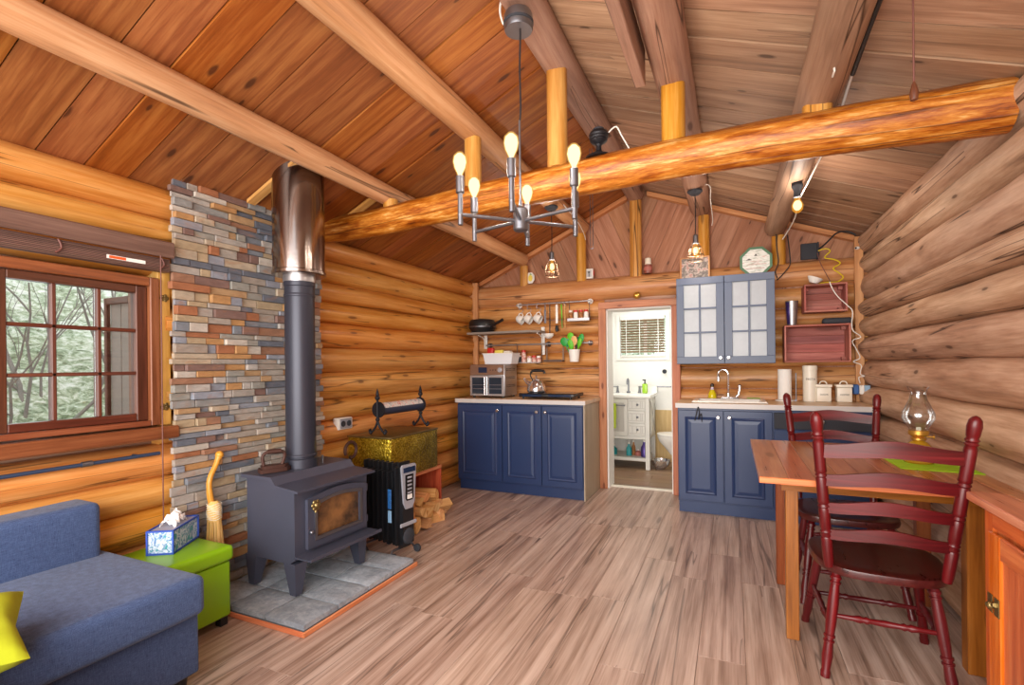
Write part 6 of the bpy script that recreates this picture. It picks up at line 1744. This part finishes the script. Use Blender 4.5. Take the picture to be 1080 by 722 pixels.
mb = MB(); mb.box(.046, .053, .0, .012, .03, .08); mb.box(-.056, -.046, .0, .012, .07, .1); mb.build('red_bow', M['red_cap'], t, world=False, smooth=0)
t = thing('candle_jar', 'small jar with a reddish base and pale top beside the king post', 'jar', (-.762, 5.075, 2.178))
mb = MB(); mb.lathe([(0, .002), (.038, .002), (.04, .01), (.04, .085), (.034, .09)], n=20); mb.build('jar', plain('brick red wax', '#8a4a3e', .4), t, world=False)
mb = MB(); mb.lathe([(.034, .09), (.03, .105), (.03, .15), (.025, .155), (0, .155)], n=20); mb.build('lid', M['cream'], t, world=False)
mb = MB(); mb.lathe([(.0405, .03), (.041, .031), (.041, .065), (.0405, .066)], n=20); mb.build('label', M['ink_red'], t, world=False)
t = thing('framed_photo', 'framed mottled picture leaning above the slate blue wall cabinet', 'picture', (-.312, 4.93, 2.031))
mb = MB()
for q in ((-.133, .133, 0, .014), (-.133, .133, .23, .244), (-.133, -.117, .014, .23), (.117, .133, .014, .23)): mb.box(q[0], q[1], 0, .016, q[2], q[3], b=.002)
mb.build('frame', M['trim_wood'], t, world=False, smooth=0)
mb = MB(); mb.box(-.117, .117, .004, .012, .014, .23); mb.build('picture', M['print'], t, world=False, smooth=0)
t = thing('octagonal_picture', 'octagonal green rimmed picture standing on the wall above the cabinet', 'picture', (.205, 4.93, 2.031))
mb = MB(); o = [(.142 * math.cos(PI / 8 + PI / 4 * k), 0, .150 + .140 * math.sin(PI / 8 + PI / 4 * k)) for k in range(8)]; i_ = [(p[0] * .84, 0, .150 + (p[2] - .150) * .84) for p in o]
ring(mb, o, i_, (0, .018, 0)); mb.build('frame', M['paint_green'], t, world=False, smooth=0)
mb = MB(); mb.prism([(p[0] * 1.01, .004, p[2]) for p in i_], (0, .01, 0)); c = mb.build('picture', M['print_pale'], t, world=False, smooth=0)
mb = MB(); mb.box(-.075, .085, .002, .0035, .123, .126); mb.box(-.085, .07, .002, .0035, .087, .091); mb.box(-.045, .05, .002, .0035, .150, .153); mb.box(-.03, .02, .002, .0035, .137, .1395); mb.build('printed_lines', M['ink_red'], c, world=False, smooth=0)
mb = MB(); mb.prism([(-.015, .002, .20), (.012, .002, .20), (0, .002, .22)], (0, .0015, 0)); mb.prism([(-.085, .002, .165), (-.03, .002, .165), (-.055, .002, .18)], (0, .0015, 0)); mb.build('printed_mark', M['ink'], c, world=False, smooth=0)
t = thing('router', 'black box router standing on the wall top beside the corner', 'router', (.64, 5.06, 2.178))
mb = MB(); mb.box(-.072, .055, -.01, .012, .003, .145, b=.004); mb.box(.055, .068, -.012, .05, .003, .15, b=.003); mb.build('case', M['charcoal'], t, world=False, smooth=0)
mb = MB(); mb.box(.0685, .071, -.005, .02, .03, .07); mb.build('ports', M['black'], t, world=False, smooth=0)
t = thing('brass_wall_button', 'round brass button fixed above the bathroom doorway', 'button', (-.862, YB - .01, 1.955))
mb = MB(); mb.lathe([(0, 0), (.034, 0), (.036, .006), (.03, .014), (.016, .022), (0, .024)], axis=(0, -1, 0), n=24); mb.build('disc', M['brass_plain'], t, world=False)
t = thing('corner_sensor', 'tiny white sensor on the corner board above the crates', 'sensor', (.965, 4.935, 2.22))
mb = MB(); mb.ball((0, 0, .0), .017, 12, (1.2, 1, .8)); mb.build('body', M['white'], t, world=False); mb = MB(); mb.ball((-.012, -.014, -.002), .008, 10); mb.build('lens', M['black'], t, world=False)

# ------------------------------------------------------------------ bathroom contents
t = thing('vanity', 'pale grey slatted vanity with white basin top seen through doorway', 'vanity', (-1.27, 6.24, 0))
X0, X1, Y0, Y1 = -1.62, -.905, 6.0, 6.5
mb = MB(); mb.box(X0, X1, Y0 + .02, Y1, .37, .858); mb.build('carcass', M['vanity'], t, smooth=0)
for x in (X0 + .025, X1 - .025):
    for y in (Y0 + .025, Y1 - .025):
        mb = MB(); mb.box(x - .025, x + .025, y - .025, y + .025, .001, .858, b=.003); mb.build('leg', M['vanity'], t, smooth=0)
mb = MB(); mb.box(X0 + .03, X1 - .03, Y0 + .01, Y1 - .01, .10, .135, b=.003); mb.box(X0 + .05, X1 - .05, Y0 + .0, Y0 + .02, .365, .39); mb.build('shelf', M['vanity'], t, smooth=0)
mb = MB(); mb.box(X0 + .05, -1.165, Y0 + .004, Y0 + .0195, .40, .85, b=.003); d = mb.build('door', M['vanity'], t, smooth=0)
mb = MB(); mb.box(X0 + .10, -1.205, Y0 + .001, Y0 + .0038, .45, .80, b=.001); mb.build('moulding', M['vanity_line'], d, smooth=0)
mb = MB(); mb.tube([(-1.36, Y0 + .004, .77), (-1.36, Y0 - .03, .77), (-1.195, Y0 - .03, .77), (-1.195, Y0 + .004, .77)], .006, 8); mb.build('towel_bar', M['nickel'], d)
for k in range(3):
    z0 = .71 - .15 * k
    mb = MB(); mb.box(-1.155, X1 - .053, Y0 + .004, Y0 + .0195, z0, z0 + .138, b=.003); d = mb.build('drawer', M['vanity'], t, smooth=0)
    mb = MB()
    for x in (-1.11, -1.06, -1.01, -.99): mb.box(x, x + .006, Y0 + .001, Y0 + .0038, z0 + .03, z0 + .108)
    mb.box(-1.145, -.965, Y0 + .001, Y0 + .0038, z0 + .022, z0 + .028); mb.box(-1.145, -.965, Y0 + .001, Y0 + .0038, z0 + .11, z0 + .116); mb.build('moulding', M['vanity_line'], d, smooth=0)
    mb = MB(); mb.ball((-1.045, Y0 - .008, z0 + .07), .014, 10); mb.build('knob', M['nickel'], d)
mb = MB()
for y0, y1 in ((Y0 + .06, Y1 - .06), (Y1 - .06, Y0 + .06)): mb.tube([(X1 + .0, y0, .42), (X1 + .0, y1, .82)], .012, 6)
mb.build('side_cross', M['vanity_line'], t)
mb = MB(); mb.box(X0 - .02, X1 + .02, Y0 - .02, Y1 + .02, .86, .90, b=.006, seg=2); mb.box(X0 - .02, X1 + .02, Y1, Y1 + .02, .90, .98); mb.build('basin_top', M['white'], t, smooth=30)
t = thing('bathroom_faucet', 'widespread chrome faucet with two handles on the bathroom vanity', 'faucet', (-1.22, 6.38, .90))
mb = MB(); mb.cyl((0, 0, 0), (0, 0, .02), .024); mb.tube([(0, 0, .01), (0, 0, .14)] + arc((0, -.04, .14), .04, 0, PI, 8, 'yz') + [(0, -.08, .11)], .011, 10); mb.build('spout', M['nickel'], t, world=False)
for sx in (-1, 1):
    mb = MB(); mb.lathe([(.026, 0), (.016, .02), (.012, .07), (.016, .085), (0, .09)], c=(sx * .14, 0, 0), n=16); mb.cyl((sx * .13, 0, .075), (sx * .2, -.01, .08), .006); mb.build('handle', M['nickel'], t, world=False)
t = thing('hand_soap', 'green hand soap pump bottle on the bathroom vanity', 'soap', (-1.0, 6.30, .901))
mb = MB(); mb.box(-.032, .032, -.022, .022, 0, .12, b=.01, seg=3); mb.build('bottle', M['soap_green'], t, world=False, smooth=40)
mb = MB(); mb.cyl((0, 0, .12), (0, 0, .165), .008); mb.box(-.03, .012, -.008, .008, .16, .175, b=.003); mb.cyl((0, 0, .12), (0, 0, .13), .016); mb.build('pump', M['charcoal'], t, world=False, smooth=30)
t = thing('hand_towel', 'lime hand towel hanging on the vanity door bar', 'towel', (-1.345, 5.96, .47))
mb = MB(); mb.box(-1.40, -1.295, 5.955, 5.963, .49, .79, b=.003); mb.box(-1.40, -1.295, 5.955, 5.985, .778, .792, b=.004); mb.box(-1.40, -1.295, 5.978, 5.986, .6, .785, b=.003); mb.build('cloth', M['lime_towel'], t, smooth=30)
BG = 'bottles on the vanity shelf'
for x, y, h, r, m, lab in ((-1.18, 6.16, .15, .034, 'teal', 'blue cleaner bottle at the middle of the vanity shelf'), (-1.13, 6.2, .17, .022, 'spice', 'brown slim bottle in the middle of the vanity shelf'), (-.99, 6.14, .19, .042, 'purple', 'purple grey bottle at the toilet end of the vanity shelf'), (-1.075, 6.2, .07, .04, 'ink_red', 'low pinkish tub on the vanity shelf'), (-1.38, 6.2, .11, .045, 'teal', 'short teal bottle at the towel end of the vanity shelf')):
    t = thing('shelf_bottle', lab, 'bottle', (x, y, .136), 0, BG)
    mb = MB(); mb.lathe([(0, 0), (r, 0), (r, h * .6), (r * .45, h * .8), (r * .4, h)], n=16); mb.build('bottle', M[m], t, world=False)
    mb = MB(); mb.lathe([(r * .45, h * .95), (r * .45, h * 1.15), (0, h * 1.15)], n=14); mb.build('cap', M['white'], t, world=False)
t = thing('toilet', 'white toilet partly hidden by the right side of the doorway', 'toilet', (-.55, 6.15, 0))
mb = MB(); n = 28; vs = []; fs = []
lv = [(.11, .09, .001, .05), (.11, .09, .05, .05), (.10, .085, .16, .04), (.14, .11, .24, .01), (.215, .165, .34, 0), (.235, .18, .395, 0), (.235, .18, .41, 0), (.19, .14, .41, 0), (.17, .12, .36, 0)]
for a, b, z, o in lv:
    for k in range(n): vs.append((-.60 + o + a * math.cos(2 * PI * k / n), 6.15 + b * math.sin(2 * PI * k / n), z))
for r in range(len(lv) - 1):
    for k in range(n):
        q = (k + 1) % n; fs.append((r * n + k, r * n + q, (r + 1) * n + q, (r + 1) * n + k))
fs.append(tuple(range((len(lv) - 1) * n, len(lv) * n))); mb.raw(vs, fs); mb.build('bowl', M['white'], t, smooth=50)
mb = MB(); mb.lathe([(.0, .0), (1, 0), (1.02, .012), (1, .022), (0, .03)], n=28, M=Matrix.Translation((-.60, 6.15, .412)) @ Matrix.Diagonal((.235, .18, 1, 1))); mb.build('lid', M['white'], t)
mb = MB(); mb.box(-.36, -.17, 5.95, 6.35, .40, .76, b=.02, seg=3); mb.box(-.37, -.16, 5.94, 6.36, .762, .795, b=.01, seg=2); mb.build('tank', M['white'], t, smooth=40)
t = thing('steel_bowl', 'small shiny steel bowl on the bathroom floor beside vanity', 'bowl', (-.80, 6.15, 0))
mb = MB(); mb.lathe([(0, .002), (.05, .002), (.10, .05), (.115, .11), (.118, .112), (.111, .11), (.096, .052), (.048, .008), (0, .008)], n=28); mb.build('bowl', M['chrome'], t, world=False)
t = thing('towel_holder', 'small metal towel bar on the white bathroom wall beside window', 'towel bar', (-.82, BY - .03, .97))
mb = MB(); mb.tube([(-.90, BY - .001, .975), (-.90, BY - .05, .975), (-.72, BY - .05, .975), (-.72, BY - .001, .975)], .008, 8); mb.build('bar', M['nickel'], t)
t = thing('robe_hook', 'round dark knob on the white bathroom wall beside window', 'hook', (-.80, BY - .02, 1.17))
mb = MB(); mb.lathe([(0, 0), (.028, 0), (.028, .006), (.012, .012), (.012, .025), (.022, .032), (0, .036)], c=(-.80, BY - .001, 1.17), axis=(0, -1, 0), n=18); mb.build('knob', M['charcoal'], t)
# ------------------------------------------------------------------ camera
F, TH, ROLL, SH = 517.66, .4215, -.010945, 24.11
f = V((-math.sin(TH), math.cos(TH), 0)); r0 = V((math.cos(TH), math.sin(TH), 0)); u0 = V((0, 0, 1))
cr, sr_ = math.cos(ROLL), math.sin(ROLL); r = r0 * cr + u0 * sr_; u = -r0 * sr_ + u0 * cr
cd = bpy.data.cameras.new('camera'); cam = bpy.data.objects.new('camera', cd); COL.objects.link(cam)
cam.matrix_world = Matrix(((r.x, u.x, -f.x, 0), (r.y, u.y, -f.y, 0), (r.z, u.z, -f.z, 1.27), (0, 0, 0, 1)))
cd.sensor_fit = 'HORIZONTAL'; cd.sensor_width = 36; cd.lens = F / 1080 * 36; cd.shift_y = SH / 1080; cd.clip_start = .02
scene.camera = cam

# ------------------------------------------------------------------ light
w = bpy.data.worlds.new('sky'); scene.world = w; w.use_nodes = True
bg = w.node_tree.nodes['Background']; bg.inputs[0].default_value = lin('#fbfcff'); bg.inputs[1].default_value = 2.4


def light(name, typ, loc, energy, col='#ffffff', size=.05, rot=None, size_y=None):
    l = bpy.data.lights.new(name, typ); l.energy = energy; l.color = lin(col)[:3]
    if typ == 'AREA':
        l.size = size
        if size_y: l.shape = 'RECTANGLE'; l.size_y = size_y
    else: l.shadow_soft_size = size
    o = bpy.data.objects.new(name, l); COL.objects.link(o); o.location = loc
    if rot: o.rotation_euler = rot
    return o


for i, p in enumerate(bulb_pts): light('chandelier_light', 'POINT', p, 12.0, '#fff0e0', .035)
for i, p in enumerate(pb): light('pendant_light', 'POINT', p, (34, 36, 28)[i], '#ffeedc', .035)
light('front_fill', 'AREA', (-.86, YF - .25, 1.45), 210, '#fff8f0', 3.4, (PI / 2, 0, 0), 2.0)  # added fill light at the open front; no window stands here
light('left_window_daylight', 'AREA', (XL - .6, .93, 1.5), 6, '#f2f6ff', 1.3, (0, -PI / 2, 0), .9)
light('bathroom_fill', 'AREA', (-1.0, 5.9, BZ - .02), 13, '#fffaf2', .6, (0, 0, 0))  # unseen lamp added to brighten the bathroom

vs_ = scene.view_settings
scene.display_settings.display_device = 'sRGB'
vs_.view_transform = 'Standard'; vs_.look = 'None'; vs_.gamma = 1.0; vs_.exposure = 0.0; vs_.use_curve_mapping = False
scene.cycles.use_denoising = True
scene.cycles.max_bounces = 8; scene.cycles.diffuse_bounces = 5; scene.cycles.transparent_max_bounces = 12
scene.cycles.sample_clamp_indirect = 6.0
